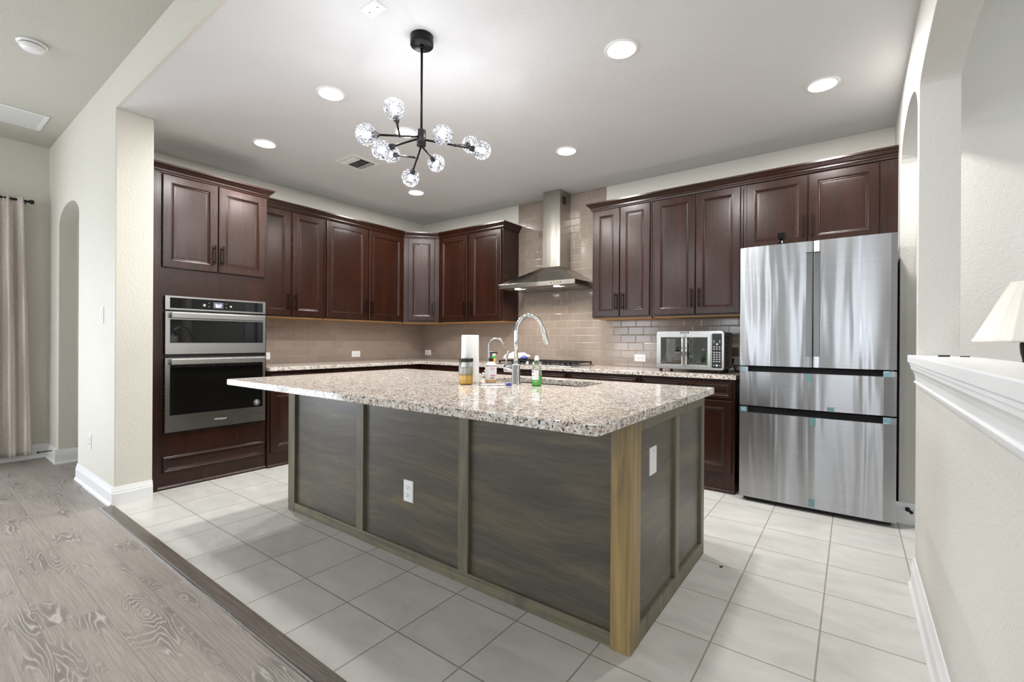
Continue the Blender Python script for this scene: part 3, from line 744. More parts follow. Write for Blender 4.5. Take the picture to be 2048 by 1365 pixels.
sx_, sy_ = -1.70, 2.09
t = thing('hand_soap_bottle', 'white hand soap bottle with black pump and plum printed label', 'soap bottle', (sx_, sy_, IT))
MB().lathe((sx_, sy_, IT), [(.028, 0), (.0325, .004), (.0335, .012), (.0335, .095), (.031, .108), (.024, .118), (.014, .124), (.013, .126)], 32).build('bottle', M_label, t)
MB().lathe((sx_, sy_, IT+.0035), [(.0300, 0), (.0334, .002), (.0341, .010), (.0341, .020)], 32).build('liquid_base', M_amberliq, t, label='amber clear bottom of the bottle')
MB().lathe((sx_, sy_, IT+.098), [(.0337, 0), (.0332, .004)], 32).build('plum_band', M_plum, t)
MB().lathe((sx_, sy_, IT+.126), [(.0145, 0), (.0145, .018), (.010, .020), (.005, .022), (.005, .045), (.0075, .046), (.0075, .054), (0, .055)], 20).build('pump', M_black, t)
MB().tube([(sx_, sy_, IT+.176), (sx_+.02, sy_+.012, IT+.178), (sx_+.034, sy_+.02, IT+.172)], [.006, .005, .003], 8).build('nozzle', M_black, t)
# printed lines on the label: block letters, read from the camera side
tocam = Vector((-sx_, -sy_, 0)).normalized(); ucam = Vector((-tocam.y, tocam.x, 0))
def on_cyl(cx_, cy_, r, ang, half, z0, z1, name, mat, parent, seg=8):
    base_a = math.atan2(-cy_, -cx_)+ang; m = MB(); vs = []
    for j, z in enumerate((z0, z1)):
        for i in range(seg+1):
            a = base_a-half+2*half*i/seg
            vs.append((cx_+r*math.cos(a), cy_+r*math.sin(a), z))
    vs += [(cx_+(v[0]-cx_)*(1-.0006/r), cy_+(v[1]-cy_)*(1-.0006/r), v[2]) for v in list(vs)]
    n1 = seg+1
    f = [(i, i+1, n1+i+1, n1+i) for i in range(seg)]+[(2*n1+i, 3*n1+i, 3*n1+i+1, 2*n1+i+1) for i in range(seg)]
    m.add(vs, f); return m.build(name, mat, parent, recalc=False)
pt = text('label_text', 'BASIL', (sx_+tocam.x*.0345+ucam.x*.010, sy_+tocam.y*.0345+ucam.y*.010, IT+.084), ucam, Z_, .010, M_pink, t, .0003, .0003)
on_cyl(sx_, sy_, .0342, .35, .45, IT+.078, IT+.0795, 'label_line', M_greyp, t)
on_cyl(sx_, sy_, .0342, .35, .30, IT+.072, IT+.0735, 'label_line', M_ltgrey, t)
on_cyl(sx_, sy_, .0342, .40, .45, IT+.040, IT+.050, 'label_band', M_pink, t)
on_cyl(sx_, sy_, .0342, .25, .35, IT+.026, IT+.034, 'label_code', M_greyp, t)

dx_, dy_ = -1.396, 2.115
t = thing('dish_soap_bottle', 'clear dish soap bottle with white cap, a third full of bright green liquid', 'dish soap', (dx_, dy_, IT))
sh = [(.024, 0), (.0275, .004), (.0285, .02), (.0285, .06), (.027, .09), (.022, .105), (.019, .115), (.0195, .132), (.013, .140)]
MB().lathe((dx_, dy_, IT), sh, 28).build('bottle', M_bottle, t)
MB().lathe((dx_, dy_, IT+.002), [(.023, 0), (.0268, .004), (.0277, .02), (.0277, .052), (0, .052)], 28).build('green_liquid', M_greenliq, t)
MB().lathe((dx_, dy_, IT+.138), [(.0135, 0), (.0135, .014), (.010, .015), (.009, .028), (0, .028)], 20).build('cap', M_white, t)
on_cyl(dx_, dy_, .0290, -.35, .75, IT+.035, IT+.088, 'label_sheet', M_label, t)
on_cyl(dx_, dy_, .0293, -.75, .22, IT+.075, IT+.081, 'label_word', M_blueplastic, t)
on_cyl(dx_, dy_, .0293, -.75, .22, IT+.055, IT+.060, 'label_word', M_greyp, t)

t = thing('dish_brush', 'white handled brush with blue head lying flat at the faucet base', 'brush', (-1.55, 2.02, IT))
MB().tube([(-1.640, 1.93, IT+.005), (-1.58, 1.975, IT+.006), (-1.535, 2.008, IT+.006)], [.004, .005, .005], 10).build('handle', M_white, t)
MB().lathe((-1.517, 2.02, IT+.001), [(.014, 0), (.017, .004), (.015, .012), (.006, .016), (0, .016)], 16).build('brush_head', M_blueplastic, t, label='blue brush head')

# ------------------------------------------------------------------ wall oven
GX = XF+.004
t = thing('double_oven', 'stainless steel double wall oven with black glass doors built into the tall cabinet', 'oven', (XF+.02, 1.605, .43))
y0, y1 = 1.238, 1.978
MB().box(XF+.002, XF+.012, y0+.004, y1-.004, .425, 1.484).build('chassis', M_black, t)
def framed(name, z0, z1, gz0, gz1, gy0, gy1, th):
    m = MB(); x0, x1 = XF+.012, XF+.012+th
    m.box(x0, x1, y0, gy0, z0, z1).box(x0, x1, gy1, y1, z0, z1).box(x0, x1, gy0, gy1, z0, gz0).box(x0, x1, gy0, gy1, gz1, z1)
    return m.build(name, M_ss, t)
p_ = framed('control_panel', 1.378, 1.484, 1.390, 1.471, y0+.03, y1-.022, .018)
MB().box(XF+.012, XF+.028, y0+.03, y1-.022, 1.390, 1.471).build('control_glass', M_bg, p_)
g = XF+.0285
dsp = MB().box(g-.001, g+.0006, 1.566, 1.638, 1.405, 1.453).build('display', M_disp, p_)
text('clock_digits', '2:14', (g+.0009, 1.602, 1.421), Y_, Z_, .026, M_digit, p_, .0003, .0006)
MB().box(g+.0006, g+.0012, 1.585, 1.619, 1.413, 1.4155).build('display_underline', M_digit, p_)
m = MB()
for yy, zz in ((1.534, 1.444), (1.534, 1.415), (1.660, 1.444), (1.660, 1.413)): m.box(g, g+.0006, yy-.003, yy+.003, zz-.002, zz+.002)
m.box(g, g+.0006, 1.490, 1.512, 1.416, 1.4185).box(g, g+.0006, 1.493, 1.509, 1.421, 1.434)
m.box(g, g+.0006, 1.690, 1.704, 1.418, 1.432)
m.build('control_icons', M_ltgrey, p_)
d1 = framed('microwave_door', 1.036, 1.364, 1.122, 1.303, y0+.03, y1-.022, .022)
MB().box(XF+.012, XF+.030, y0+.03, y1-.022, 1.122, 1.303).build('door_glass', M_bg, d1)
d2_ = framed('oven_door', .437, 1.006, .565, .956, y0+.03, y1-.022, .022)
MB().box(XF+.012, XF+.030, y0+.03, y1-.022, .565, .956).build('door_glass', M_bg, d2_)
for d_, zt in ((d1, 1.356), (d2_, .998)):
    m = MB().box(XF+.060, XF+.078, y0+.028, y1-.020, zt-.042, zt)
    m.box(XF+.034, XF+.062, y0+.030, y0+.048, zt-.032, zt-.008).box(XF+.034, XF+.062, y1-.040, y1-.022, zt-.032, zt-.008)
    m.build('handle', M_ss, d_, bevel=.003)
text('brand_script', 'Whirlpool', (XF+.0345, 1.617, .492), Y_, Z_, .022, M_ltgrey, d2_, .0008, 0, .35)
m = MB(); c = Vector((XF+.0305, 1.907, .602))
m.lathe(c, [(.026, 0), (.026, .0006)], 32, X_); m.build('emblem_disc', M_black, d2_)
m = MB()
for dy, dz, L_ in ((-.004, .009, .016), (.0, .0, .020), (.004, -.009, .014)):
    pts = [c+Vector((.0012, dy-L_/2+L_*i/6, dz-.006+.010*math.sin(PI*.5*i/6)+(.003*i/6))) for i in range(7)]
    m.tube(pts, .0022, 6)
m.build('emblem_swirl', M_label, d2_)
MB().lathe(c, [(.0225, .0005), (.0225, .0012), (.0245, .0012), (.0245, .0005)], 32, X_, cap=False).build('emblem_ring', M_ltgrey, d2_)
m = MB()
for i in range(5): m.box(XF+.005, XF+.020, 1.40+i*.11, 1.49+i*.11, .422, .427)
m.build('vent_grille', M_gun, t)

# ------------------------------------------------------------------ range hood
t = thing('range_hood', 'stainless steel chimney range hood with pyramid canopy over the cooktop', 'range hood', (-2.6, 4.15, 1.70))
hx0, hx1, hy0, hy1 = -3.065, -2.135, 3.885, YW-.01
cx0, cx1, cy0 = -2.67, -2.455, 4.145
MB().box(hx0, hx1, hy0, hy1, 1.708, 1.752).build('canopy_band', M_ssh, t, bevel=.0015)
a = [(hx0, hy0, 1.752), (hx1, hy0, 1.752), (hx1, hy1, 1.752), (hx0, hy1, 1.752)]; b = [(cx0-.004, cy0-.004, 1.935), (cx1+.004, cy0-.004, 1.935), (cx1+.004, hy1, 1.935), (cx0-.004, hy1, 1.935)]
MB().add(a+b, [(0, 1, 5, 4), (1, 2, 6, 5), (2, 3, 7, 6), (3, 0, 4, 7), (3, 2, 1, 0), (4, 5, 6, 7)]).build('canopy', M_ssh, t, bevel=.001)
MB().box(cx0, cx1, cy0, hy1, 1.935, 2.36).build('lower_chimney', M_ssh, t, bevel=.001)
up = MB().box(cx0+.004, cx1-.004, cy0+.004, hy1, 2.36, ZC-.002).build('upper_chimney', M_ssh, t, bevel=.001)
MB().box(cx1-.004, cx1-.002, cy0+.05, cy0+.12, 2.60, 2.68).build('vent_slots', M_gun, up)
MB().box(hx0+.01, hx1-.01, hy0+.01, hy1-.01, 1.7055, 1.709).build('underside_panel', M_sside, t)
for i in range(3):
    MB().box(hx0+.06+i*.28, hx0+.32+i*.28, hy0+.14, hy1-.06, 1.702, 1.706).build('filter', M_nickel, t)
for xx in (-2.87, -2.39):
    hl = MB().lathe((xx, hy0+.09, 1.700), [(.030, 0), (.033, .006)], 20).build('light', M_hood_l, t)
    l_ = area('hood_light', (xx, hy0+.09, 1.696), (0, 0, 0), .05, .05, 2.4, (1, .93, .82), 'DISK', 2.6)
m = MB()
for i in range(4): m.lathe((-2.40+i*.035, hy0, 1.731), [(.006, 0), (.006, .003)], 12, -Y_)
m.build('buttons', M_black, t)
MB().box(hx0+.006, hx0+.022, hy0-.0015, hy0, 1.722, 1.742).build('badge', M_black, t)

# ------------------------------------------------------------------ gas cooktop
CX0, CX1, CY0, CY1 = -3.05, -2.14, 3.83, 4.32
t = thing('gas_cooktop', 'stainless gas cooktop with black iron grates set in the back worktop', 'cooktop', (-2.6, 4.08, CT))
MB().box(CX0, CX1, CY0, CY1, CT, CT+.012).build('tray', M_ss, t, bevel=.004)
for i in range(3):
    x0 = CX0+.02+i*.292; x1 = x0+.285; yf = CY0+(.14 if i == 1 else .03); m = MB(); z0, z1 = CT+.032, CT+.044
    for xx in (x0, x1-.012): m.box(xx, xx+.012, yf, CY1-.02, z0, z1)
    for yy in (yf, CY1-.032): m.box(x0, x1, yy, yy+.012, z0, z1)
    for k in range(1, 5): m.box(x0+k*.057-.005, x0+k*.057+.005, yf, CY1-.02, z0, z1)
    m.box(x0, x1, (yf+CY1)/2-.006, (yf+CY1)/2+.006, z0, z1)
    for xx in (x0, x1-.014):
        for yy in (yf, CY1-.034): m.box(xx, xx+.014, yy, yy+.014, CT+.012, z0)
    m.build('grate', M_iron, t)
for xx, yy in ((-2.89, 3.96), (-2.89, 4.2), (-2.6, 4.14), (-2.30, 3.96), (-2.30, 4.2)):
    MB().lathe((xx, yy, CT+.012), [(.045, 0), (.045, .006), (.03, .008), (.03, .016), (0, .017)], 20).build('burner', M_iron, t)
for i in range(5):
    MB().lathe((-2.76+i*.08, CY0+.055, CT+.012), [(.020, 0), (.020, .006), (.014, .008), (.013, .030), (0, .031)], 16).build('knob', M_chrome, t)

t = thing('spice_jar', 'small spice jar with green lid on the worktop left of the cooktop', 'spice jar', (-3.235, 4.03, CT))
MB().lathe((-3.235, 4.03, CT), [(.020, 0), (.022, .003), (.022, .052), (.019, .058)], 20).build('jar_body', M_ochre, t)
MB().lathe((-3.235, 4.03, CT+.058), [(.022, 0), (.022, .022), (0, .023)], 20).build('lid', M_green, t)
# crumpled plastic bag on the cooktop
bm = bmesh.new(); bmesh.ops.create_icosphere(bm, subdivisions=4, radius=1)
for v in bm.verts:
    from mathutils import noise as mn
    n_ = mn.noise(v.co*2.1)*.35+mn.noise(v.co*5.3)*.16
    v.co = Vector((v.co.x*.16, v.co.y*.075, max(-.02, v.co.z*.048)))*(1+n_)
m = MB(); m.add([v.co+Vector((-3.06, 4.22, CT+.070)) for v in bm.verts], [tuple(v.index for v in f.verts) for f in bm.faces], True); bm.free()
t = thing('plastic_bag', 'crumpled white plastic bag with blue print lying on the left of the cooktop', 'bag', (-3.06, 4.22, CT+.044))
m.build('bag', simple('white_bag', (235, 235, 235), .4), t)
MB().lathe((-2.93, 4.19, CT+.045), [(.02, 0), (.045, .01), (.035, .03), (0, .045)], 14).build('blue_print', M_blueplastic, t)

# ------------------------------------------------------------------ toaster oven
t = thing('toaster_oven', 'steel toaster oven with french doors and black keypad on the back worktop', 'toaster oven', (-1.07, 4.0, CT))
tx0, tx1, tf, tb, tz0, tz1 = -1.342, -.808, 3.88, 4.22, CT+.026, 1.240
def rfront(x0, x1, z0, z1, r, yf, yb, mat, name, parent, n=5):
    pts = [Vector((a, 0, b)) for a, b in rrect(x0, x1, z0, z1, r, n)]
    return MB().prism(pts, Y_, yf, yb).build(name, mat, parent, bevel=.002)
MB().box(tx0+.006, tx1-.006, tf+.02, tb, tz0+.004, tz1-.008).build('housing', M_sside, t, bevel=.006)
rfront(tx0, tx1, tz0, tz1, .022, tf, tf+.03, M_ss, 'front_frame', t)
m = MB()
for i in range(9):
    for j in range(14): m.box(tx1-.006, tx1-.0045, tf+.06+i*.016, tf+.068+i*.016, tz0+.03+j*.018, tz0+.036+j*.018)
m.build('side_vents', M_dark, t)
for a, b, hand in ((tx0+.016, -1.104, 'R'), (-1.100, -.905, 'L')):
    d_ = MB()
    z0, z1 = tz0+.016, tz1-.026; fw_ = .024
    ya, yb = tf-.012, tf-.0005
    gx0 = a+fw_; gx1 = b-fw_
    if hand == 'R': gx1 = b-.012
    else: gx0 = a+.012
    d_.box(a, gx0, ya, yb, z0, z1).box(gx1, b, ya, yb, z0, z1).box(gx0, gx1, ya, yb, z0, z0+fw_).box(gx0, gx1, ya, yb, z1-fw_, z1)
    dd = d_.build('door', M_ss, t, bevel=.001)
    MB().box(gx0, gx1, tf-.008, tf-.004, z0+fw_, z1-fw_).build('door_glass', clearmix('oven_glass_'+hand, (.45, .50, .48, 1), .10), dd)
    hx = b-.014 if hand == 'R' else a+.014
    hm = MB().tube([(hx, tf-.04, z0+.02), (hx, tf-.04, z1-.02)], .0065, 12)
    for zz in (z0+.032, z1-.032): hm.cyl((hx, ya, zz), (hx, tf-.04, zz), .006, 10)
    hm.build('handle', M_chrome, dd)
MB().box(tx0+.035, -.93, tf-.0003, tf+.0005, tz0+.035, tz1-.045).build('cavity_back', simple('oven_cavity', (70, 74, 72), .35, .6), t)
m = MB()
for k in range(9): m.box(tx0+.04, -.935, tf-.003, tf-.0004, tz0+.10+k*.0028, tz0+.101+k*.0028)
m.build('rack', M_nickel, t)
MB().box(tx0+.04, -.935, tf-.0035, tf-.0004, tz0+.05, tz0+.062).build('crumb_tray', M_maple and M_nickel, t)
kp = rfront(-.898, -.824, tz0+.018, tz1-.020, .005, tf-.002, tf+.002, M_black, 'keypad', t)
m = MB(); y_ = tf-.0026
for r_ in range(2):
    for c_ in range(3): m.box(-.886+c_*.020, -.876+c_*.020, y_, tf-.002, 1.110-r_*.017, 1.118-r_*.017)
for r_ in range(5):
    for c_ in range(3): m.box(-.887+c_*.020, -.875+c_*.020, y_, tf-.002, 1.066-r_*.018, 1.074-r_*.018)
for zz in (1.160, 1.148):
    for xx in (-.887, -.845): m.box(xx, xx+.009, y_, tf-.002, zz, zz+.005)
m.box(-.868, -.852, y_, tf-.002, 1.130, 1.142)
m.box(-.888, -.876, y_, tf-.002, .966, .970).box(-.846, -.834, y_, tf-.002, .966, .970)
m.lathe((-.861, tf-.002, .968), [(.009, 0), (.009, .0008)], 16, -Y_)
m.build('keypad_icons', M_ltgrey, kp)
np_ = MB().box(-1.147, -1.075, tf-.0022, tf-.0002, 1.222, 1.234).build('name_plate', M_black, t)
m = MB()
for i in range(7): m.box(-1.139+i*.0085, -1.134+i*.0085, tf-.0028, tf-.0022, 1.2255, 1.2305)
m.build('name_plate_marks', M_ltgrey, np_)
for xx in (tx0+.03, tx1-.045):
    for yy in (tf+.03, tb-.03): MB().lathe((xx, yy, CT), [(.012, 0), (.014, .026)], 14).build('foot', M_gun, t)

# ------------------------------------------------------------------ refrigerator
t = thing('refrigerator', 'stainless steel french-door refrigerator with two freezer drawers and protective film scraps', 'refrigerator', (-.224, 4.0, 0))
fx0, fx1, ff = -.664, .221, 3.70
MB().box(fx0+.012, fx1-.012, ff+.085, 4.36, .03, 1.80).build('body', simple('fridge_side_grey', (96, 96, 98), .45, .3), t, bevel=.004)
MB().box(fx0+.02, fx1-.02, ff+.06, ff+.10, .0, .06).build('toe_grille', M_black, t)
MB().box(fx0+.03, fx1-.03, ff+.05, ff+.085, .05, 1.80).build('gasket', M_dark, t)
def curved_front(x0, x1, z0, z1, name, bulge=.006, notch=None):
    """door slab whose front bows slightly outward"""
    n = 14; m = MB(); pts = []
    for i in range(n+1):
        u = i/n; x = x0+(x1-x0)*u; e_ = min(u, 1-u)*(x1-x0)
        y = ff-bulge*math.sin(PI*u)+(.006*(1-e_/.008)**2 if e_ < .008 else 0); pts.append(Vector((x, y, 0)))
    pts += [Vector((x1, ff+.065, 0)), Vector((x0, ff+.065, 0))]
    m.prism(pts, Z_, z0, z1); return m
xm = -.217
# french doors with slim vertical recess grips at the meeting edge
for a, b, side in ((fx0, xm-.003, 'L'), (xm+.003, fx1, 'R')):
    dd = curved_front(a, b, .985, 1.840, 'door').build('door', M_ssf, t)
    hx0_, hx1_ = (b-.036, b-.002) if side == 'L' else (a+.002, a+.036)
    MB().box(hx0_, hx1_, ff-.010, ff-.004, 1.06, 1.76).build('handle', M_gun if False else simple('grip_steel_'+side, (122, 122, 122), .3, 1), dd, bevel=.002)
    MB().box(hx0_-.002, hx1_+.002, ff-.0125, ff-.004, 1.758, 1.764).build('handle_cap', M_gun, dd)
def fdrawer(z0, z1, gz):
    """drawer front with a dark recessed grip slot along its top edge"""
    m = MB(); xa, xb = fx0+.055, fx1-.065
    for part in (curved_front(fx0, fx1, z0, z1-gz, 'd'),): m.v += part.v; m.f += part.f; m.sm += part.sm
    dd = m.build('freezer_drawer', M_ssf, t)
    MB().box(fx0, xa, ff-.001, ff+.065, z1-gz, z1).box(xb, fx1, ff-.001, ff+.065, z1-gz, z1).build('drawer_shoulder', M_ssf, dd)
    MB().box(xa, xb, ff+.025, ff+.06, z1-gz, z1-.002).build('grip_slot', M_dark, dd)
    return dd
da = fdrawer(.697, .976, .034); db = fdrawer(.035, .687, .040)
def tape(parent, x, z, w_, h_, mt=M_tape):
    u = (x-fx0)/(fx1-fx0); y = ff-.006*math.sin(PI*u)-.0009
    MB().box(x-w_/2, x+w_/2, y-.0006, y+.0004, z-h_/2, z+h_/2).build('film_tape', mt, parent)
tape(da, -.638, .958, .03, .03); tape(da, -.235, .915, .034, .055, M_tape2); tape(da, .178, .955, .04, .03); tape(da, -.115, .712, .04, .026, M_tape2)
tape(db, -.636, .668, .034, .03); tape(db, -.215, .617, .036, .06, M_tape2); tape(db, .175, .668, .04, .03); tape(db, -.218, .072, .036, .052, M_tape2)
t = thing('stopper_bottle', 'tiny glossy black bottle with square stopper on top of the refrigerator', 'bottle', (-.42, 3.86, 1.801))
MB().lathe((-.42, 3.86, 1.801), [(.02, 0), (.032, .01), (.034, .04), (.028, .075), (.012, .092), (.011, .10)], 24).build('bottle_body', M_bg, t)
MB().box(-.446, -.396, 3.84, 3.88, 1.902, 1.952).build('stopper', M_bg, t, bevel=.008)

# ------------------------------------------------------------------ outlets and switches
def plate(name, label, c, U, N, w_, h_, kind, cat='outlet', group=None):
    c = Vector(c); U = Vector(U); N = Vector(N); V = Z_
    t = thing(name, label, cat, c, group)
    MB().relief(c-U*w_/2-V*h_/2, U, V, N, w_, h_, [(0, 0), (0, .003), (.003, .0055), (.006, .006)]).build('cover_plate', M_white, t)
    def sock(oc, up, across):
        m = MB().prism([oc+across*.017*math.cos(a)+up*min(.0125, max(-.0125, .017*math.sin(a))) for a in [2*PI*i/20 for i in range(20)]], N, .006, .008)
        s0 = m.build('socket', M_white, t)
        m = MB()
        for s__ in (-1, 1): m.prism([oc+across*(.0062*s__+.001*a)+up*(.004+.0045*b) for a, b in ((-1, -1), (1, -1), (1, 1), (-1, 1))], N, .008, .0084)
        m.prism([oc-up*.0065+across*.0028*math.cos(a)+up*.0028*math.sin(a) for a in [2*PI*i/10 for i in range(10)]], N, .008, .0084)
        m.build('slots', M_dark, s0)
    if kind == 'duplex_v':
        sock(c+V*.0195, V, U); sock(c-V*.0195, V, U)
    elif kind == 'duplex_h':
        sock(c+U*.0195, U, V); sock(c-U*.0195, U, V)
    elif kind == 'quad':
        for a in (-.023, .023):
            sock(c+U*a, U, V)
    elif kind == 'rocker':
        MB().relief(c-U*.0165-V*.033, U, V, N, .033, .066, [(0, .005), (0, .008), (.003, .0095), (.015, .007)]).build('rocker', M_white, t)
    elif kind == 'blank':
        MB().prism([c+V*(h_/2-.018)+U*.003*math.cos(a)+V*.003*math.sin(a) for a in [2*PI*i/10 for i in range(10)]], N, .006, .0066).build('screw', M_gun, t)
    return t
plate('wall_outlet', 'white duplex outlet centred in the middle front panel of the island', (-1.882, 1.632, .356), X_, -Y_, .074, .114, 'duplex_v')
plate('wall_plate', 'white plate on the right end panel of the island', (-.662, 1.873, .664), Y_, X_, .074, .114, 'blank', 'wall plate')
plate('wall_outlet', 'white outlet on the tiled left wall hidden partly by the oven cabinet', (XW+.008, 2.235, .985), Y_, X_, .114, .072, 'duplex_h')
plate('wall_outlet', 'white horizontal outlet in the middle of the tiled left wall', (XW+.008, 3.296, .985), Y_, X_, .114, .072, 'duplex_h')
plate('wall_outlet', 'white outlet on the tiled back wall nearest the room corner', (-4.664, YW-.008, .985), X_, -Y_, .114, .072, 'duplex_h')
plate('wall_outlet', 'white outlet on the tiled back wall behind the filter tap, left of the hood', (-3.54, YW-.008, .985), X_, -Y_, .114, .072, 'duplex_h')
plate('wall_outlet', 'white outlet on the tiled back wall between cooktop and toaster oven', (-1.673, YW-.008, .992), X_, -Y_, .114, .072, 'duplex_h')
t = plate('wall_outlet', 'white outlet beside the refrigerator with a black plug in it', (-.815, YW-.008, .992), X_, -Y_, .114, .072, 'duplex_h')
t = thing('power_cord', 'black plug and cord of the toaster oven hanging from the outlet by the refrigerator', 'power cord', (-.84, YW-.03, CT))
MB().box(-.865, -.825, YW-.055, YW-.0168, .975, 1.012).build('plug', M_black, t, bevel=.004)
MB().tube([(-.84, YW-.05, .985), (-.825, YW-.062, .96), (-.815, YW-.07, .925), (-.80, YW-.09, CT+.006), (-.76, YW-.12, CT+.005), (-.735, YW-.17, CT+.005), (-.76, YW-.20, CT+.005)], .004, 8).build('cord', M_black, t)
plate('light_switch', 'white rocker light switch high on the pillar wall', (-4.378, YB, 1.322), X_, -Y_, .074, .118, 'rocker', 'switch')
plate('wall_outlet', 'white outlet low on the pillar wall above the baseboard', (-4.70, YB, .363), X_, -Y_, .074, .114, 'duplex_v')

# ------------------------------------------------------------------ ceiling fixtures
SPOTS = [(-1.017, 2.357, 'closest to the camera, right of the chandelier'), (-.157, 3.407, 'above the refrigerator, farthest right'), (-2.711, 1.685, 'left of the chandelier rod'),
         (-3.837, 1.801, 'farthest left, in front of the oven cabinet'), (-1.929, 3.354, 'in front of the range hood'), (-3.779, 3.355, 'in the back corner, straight below the chandelier in view'), (-2.753, 2.34, 'right behind the chandelier arms')]
for x, y, lb in SPOTS:
    t = thing('recessed_light', 'glowing round recessed ceiling light '+lb, 'ceiling light', (x, y, ZC-.012), 'recessed ceiling lights')
    MB().lathe((x, y, ZC), [(.092, 0), (.092, -.005), (.080, -.009), (.074, -.006)], 40).build('trim_ring', M_white, t)
    MB().lathe((x, y, ZC-.0068), [(.074, 0), (.0, -.0004)], 40).build('diffuser', M_lamp, t)
    area('downlight', (x, y, ZC-.014), (0, 0, 0), .13, .13, 16, (1, .98, .955), 'DISK')
# supply air vent
t = thing('air_vent', 'white louvred air vent in the kitchen ceiling left of the chandelier', 'vent', (-3.575, 2.488, ZC-.01))
vx0, vx1, vy0, vy1 = -3.71, -3.44, 2.35, 2.626
m = MB().box(vx0, vx1, vy0, vy0+.03, ZC-.006, ZC).box(vx0, vx1, vy1-.03, vy1, ZC-.006, ZC).box(vx0, vx0+.03, vy0+.03, vy1-.03, ZC-.006, ZC).box(vx1-.03, vx1, vy0+.03, vy1-.03, ZC-.006, ZC)
m.build('frame', M_whitem, t, bevel=.001)
MB().box(vx0+.03, vx1-.03, vy0+.03, vy1-.03, ZC-.0015, ZC-.0005).build('duct_opening', M_dark, t)
for i in range(3):
    y = vy0+.036+i*.021; MB().add([(vx0+.03, y, ZC-.003), (vx1-.03, y, ZC-.003), (vx1-.03, y+.012, ZC-.014), (vx0+.03, y+.012, ZC-.014), (vx0+.03, y, ZC-.002), (vx1-.03, y, ZC-.002), (vx1-.03, y+.012, ZC-.013), (vx0+.03, y+.012, ZC-.013)], [(0, 1, 2, 3), (7, 6, 5, 4), (0, 4, 5, 1), (2, 6, 7, 3), (1, 5, 6, 2), (0, 3, 7, 4)]).build('louvre', M_whitem, t)
    y = vy1-.034-i*.021; MB().box(vx0+.03, vx1-.03, y-.009, y, ZC-.012, ZC-.010).build('louvre', M_whitem, t)
for i in range(7):
    x = vx0+.045+i*.027; MB().add([(x, vy0+.1, ZC-.003), (x, vy1-.1, ZC-.003), (x+.014, vy1-.1, ZC-.013), (x+.014, vy0+.1, ZC-.013), (x, vy0+.1, ZC-.002), (x, vy1-.1, ZC-.002), (x+.014, vy1-.1, ZC-.012), (x+.014, vy0+.1, ZC-.012)], [(0, 1, 2, 3), (7, 6, 5, 4), (0, 4, 5, 1), (2, 6, 7, 3), (1, 5, 6, 2), (0, 3, 7, 4)]).build('louvre', M_whitem, t)
t = thing('ceiling_cover_plate', 'small white blank cover plate screwed to the ceiling at the top edge', 'cover plate', (-1.852, 1.371, ZC-.008))
MB().relief((-1.91, 1.406, ZC), X_, -Y_, -Z_, .115, .07, [(0, 0), (0, .004), (.004, .008), (.02, .008)]).build('plate', M_white, t)
MB().cyl((-1.882, 1.371, ZC-.0088), (-1.882, 1.371, ZC-.008), .003, 10).cyl((-1.822, 1.371, ZC-.0088), (-1.822, 1.371, ZC-.008), .003, 10).build('screws', M_gun, t)
t = thing('smoke_detector', 'round white smoke detector on the higher ceiling at top left', 'smoke detector', (-4.142, .522, ZG-.05))
MB().lathe((-4.142, .522, ZG), [(.072, 0), (.072, -.010), (.064, -.013), (.060, -.014)], 40).build('base', M_white, t)
MB().lathe((-4.142, .522, ZG), [(.054, -.014), (.054, -.019)], 40).build('vent_gap', M_dark, t)
MB().lathe((-4.142, .522, ZG), [(.060, -.019), (.060, -.026), (.050, -.040), (.030, -.045), (0, -.046)], 40).build('cover', M_white, t)
t = thing('return_grille', 'long white return air grille in the higher ceiling at the left edge', 'vent', (-5.6, .47, ZG-.01))
gx0, gx1, gy0, gy1 = -5.81, -5.385, .17, .785
MB().box(gx0, gx1, gy0, gy0+.025, ZG-.008, ZG).box(gx0, gx1, gy1-.025, gy1, ZG-.008, ZG).box(gx0, gx0+.025, gy0+.025, gy1-.025, ZG-.008, ZG).box(gx1-.025, gx1, gy0+.025, gy1-.025, ZG-.008, ZG).box(gx0+.025, gx1-.025, .47, .485, ZG-.006, ZG).build('frame', M_whitem, t, bevel=.001)
m = MB()
for i in range(26):
    x = gx0+.03+i*.0142; m.box(x, x+.009, gy0+.025, gy1-.025, ZG-.005, ZG-.002)
m.build('slats', M_whitem, t)
MB().box(gx0+.025, gx1-.025, gy0+.025, gy1-.025, ZG-.001, ZG-.0005).build('filter', simple('grey_filter', (150, 150, 148), .9), t)

# ------------------------------------------------------------------ chandelier
hub = Vector((-1.82, 1.65, 2.215))
t = thing('chandelier', 'black branching chandelier with nine faceted glass globes above the island', 'chandelier', (-1.82, 1.65, ZC))
MB().lathe((-1.82, 1.65, ZC), [(.060, 0), (.060, -.045), (.058, -.048), (0, -.048)], 40).build('canopy', M_blackm, t)
MB().cyl((-1.82, 1.65, ZC-.048), (-1.82, 1.65, 2.255), .0062, 14).lathe((-1.82, 1.65, ZC-.048), [(.011, 0), (.010, -.014)], 14).build('rod', M_blackm, t)
MB().lathe((-1.82, 1.65, 2.17), [(.018, 0), (.0235, .002), (.0235, .082), (.018, .086), (.010, .09)], 28).build('hub', M_gun, t)
G = {1: (-1.761, 1.423, 2.258), 2: (-1.824, 1.313, 2.111), 3: (-1.653, 1.639, 2.182), 4: (-1.998, 1.534, 2.155), 5: (-2.252, 1.803, 2.28), 6: (-1.919, 1.851, 2.169), 7: (-2.095, 1.817, 2.109), 8: (-1.867, 2.088, 2.34), 9: (-1.66, 1.952, 2.211)}
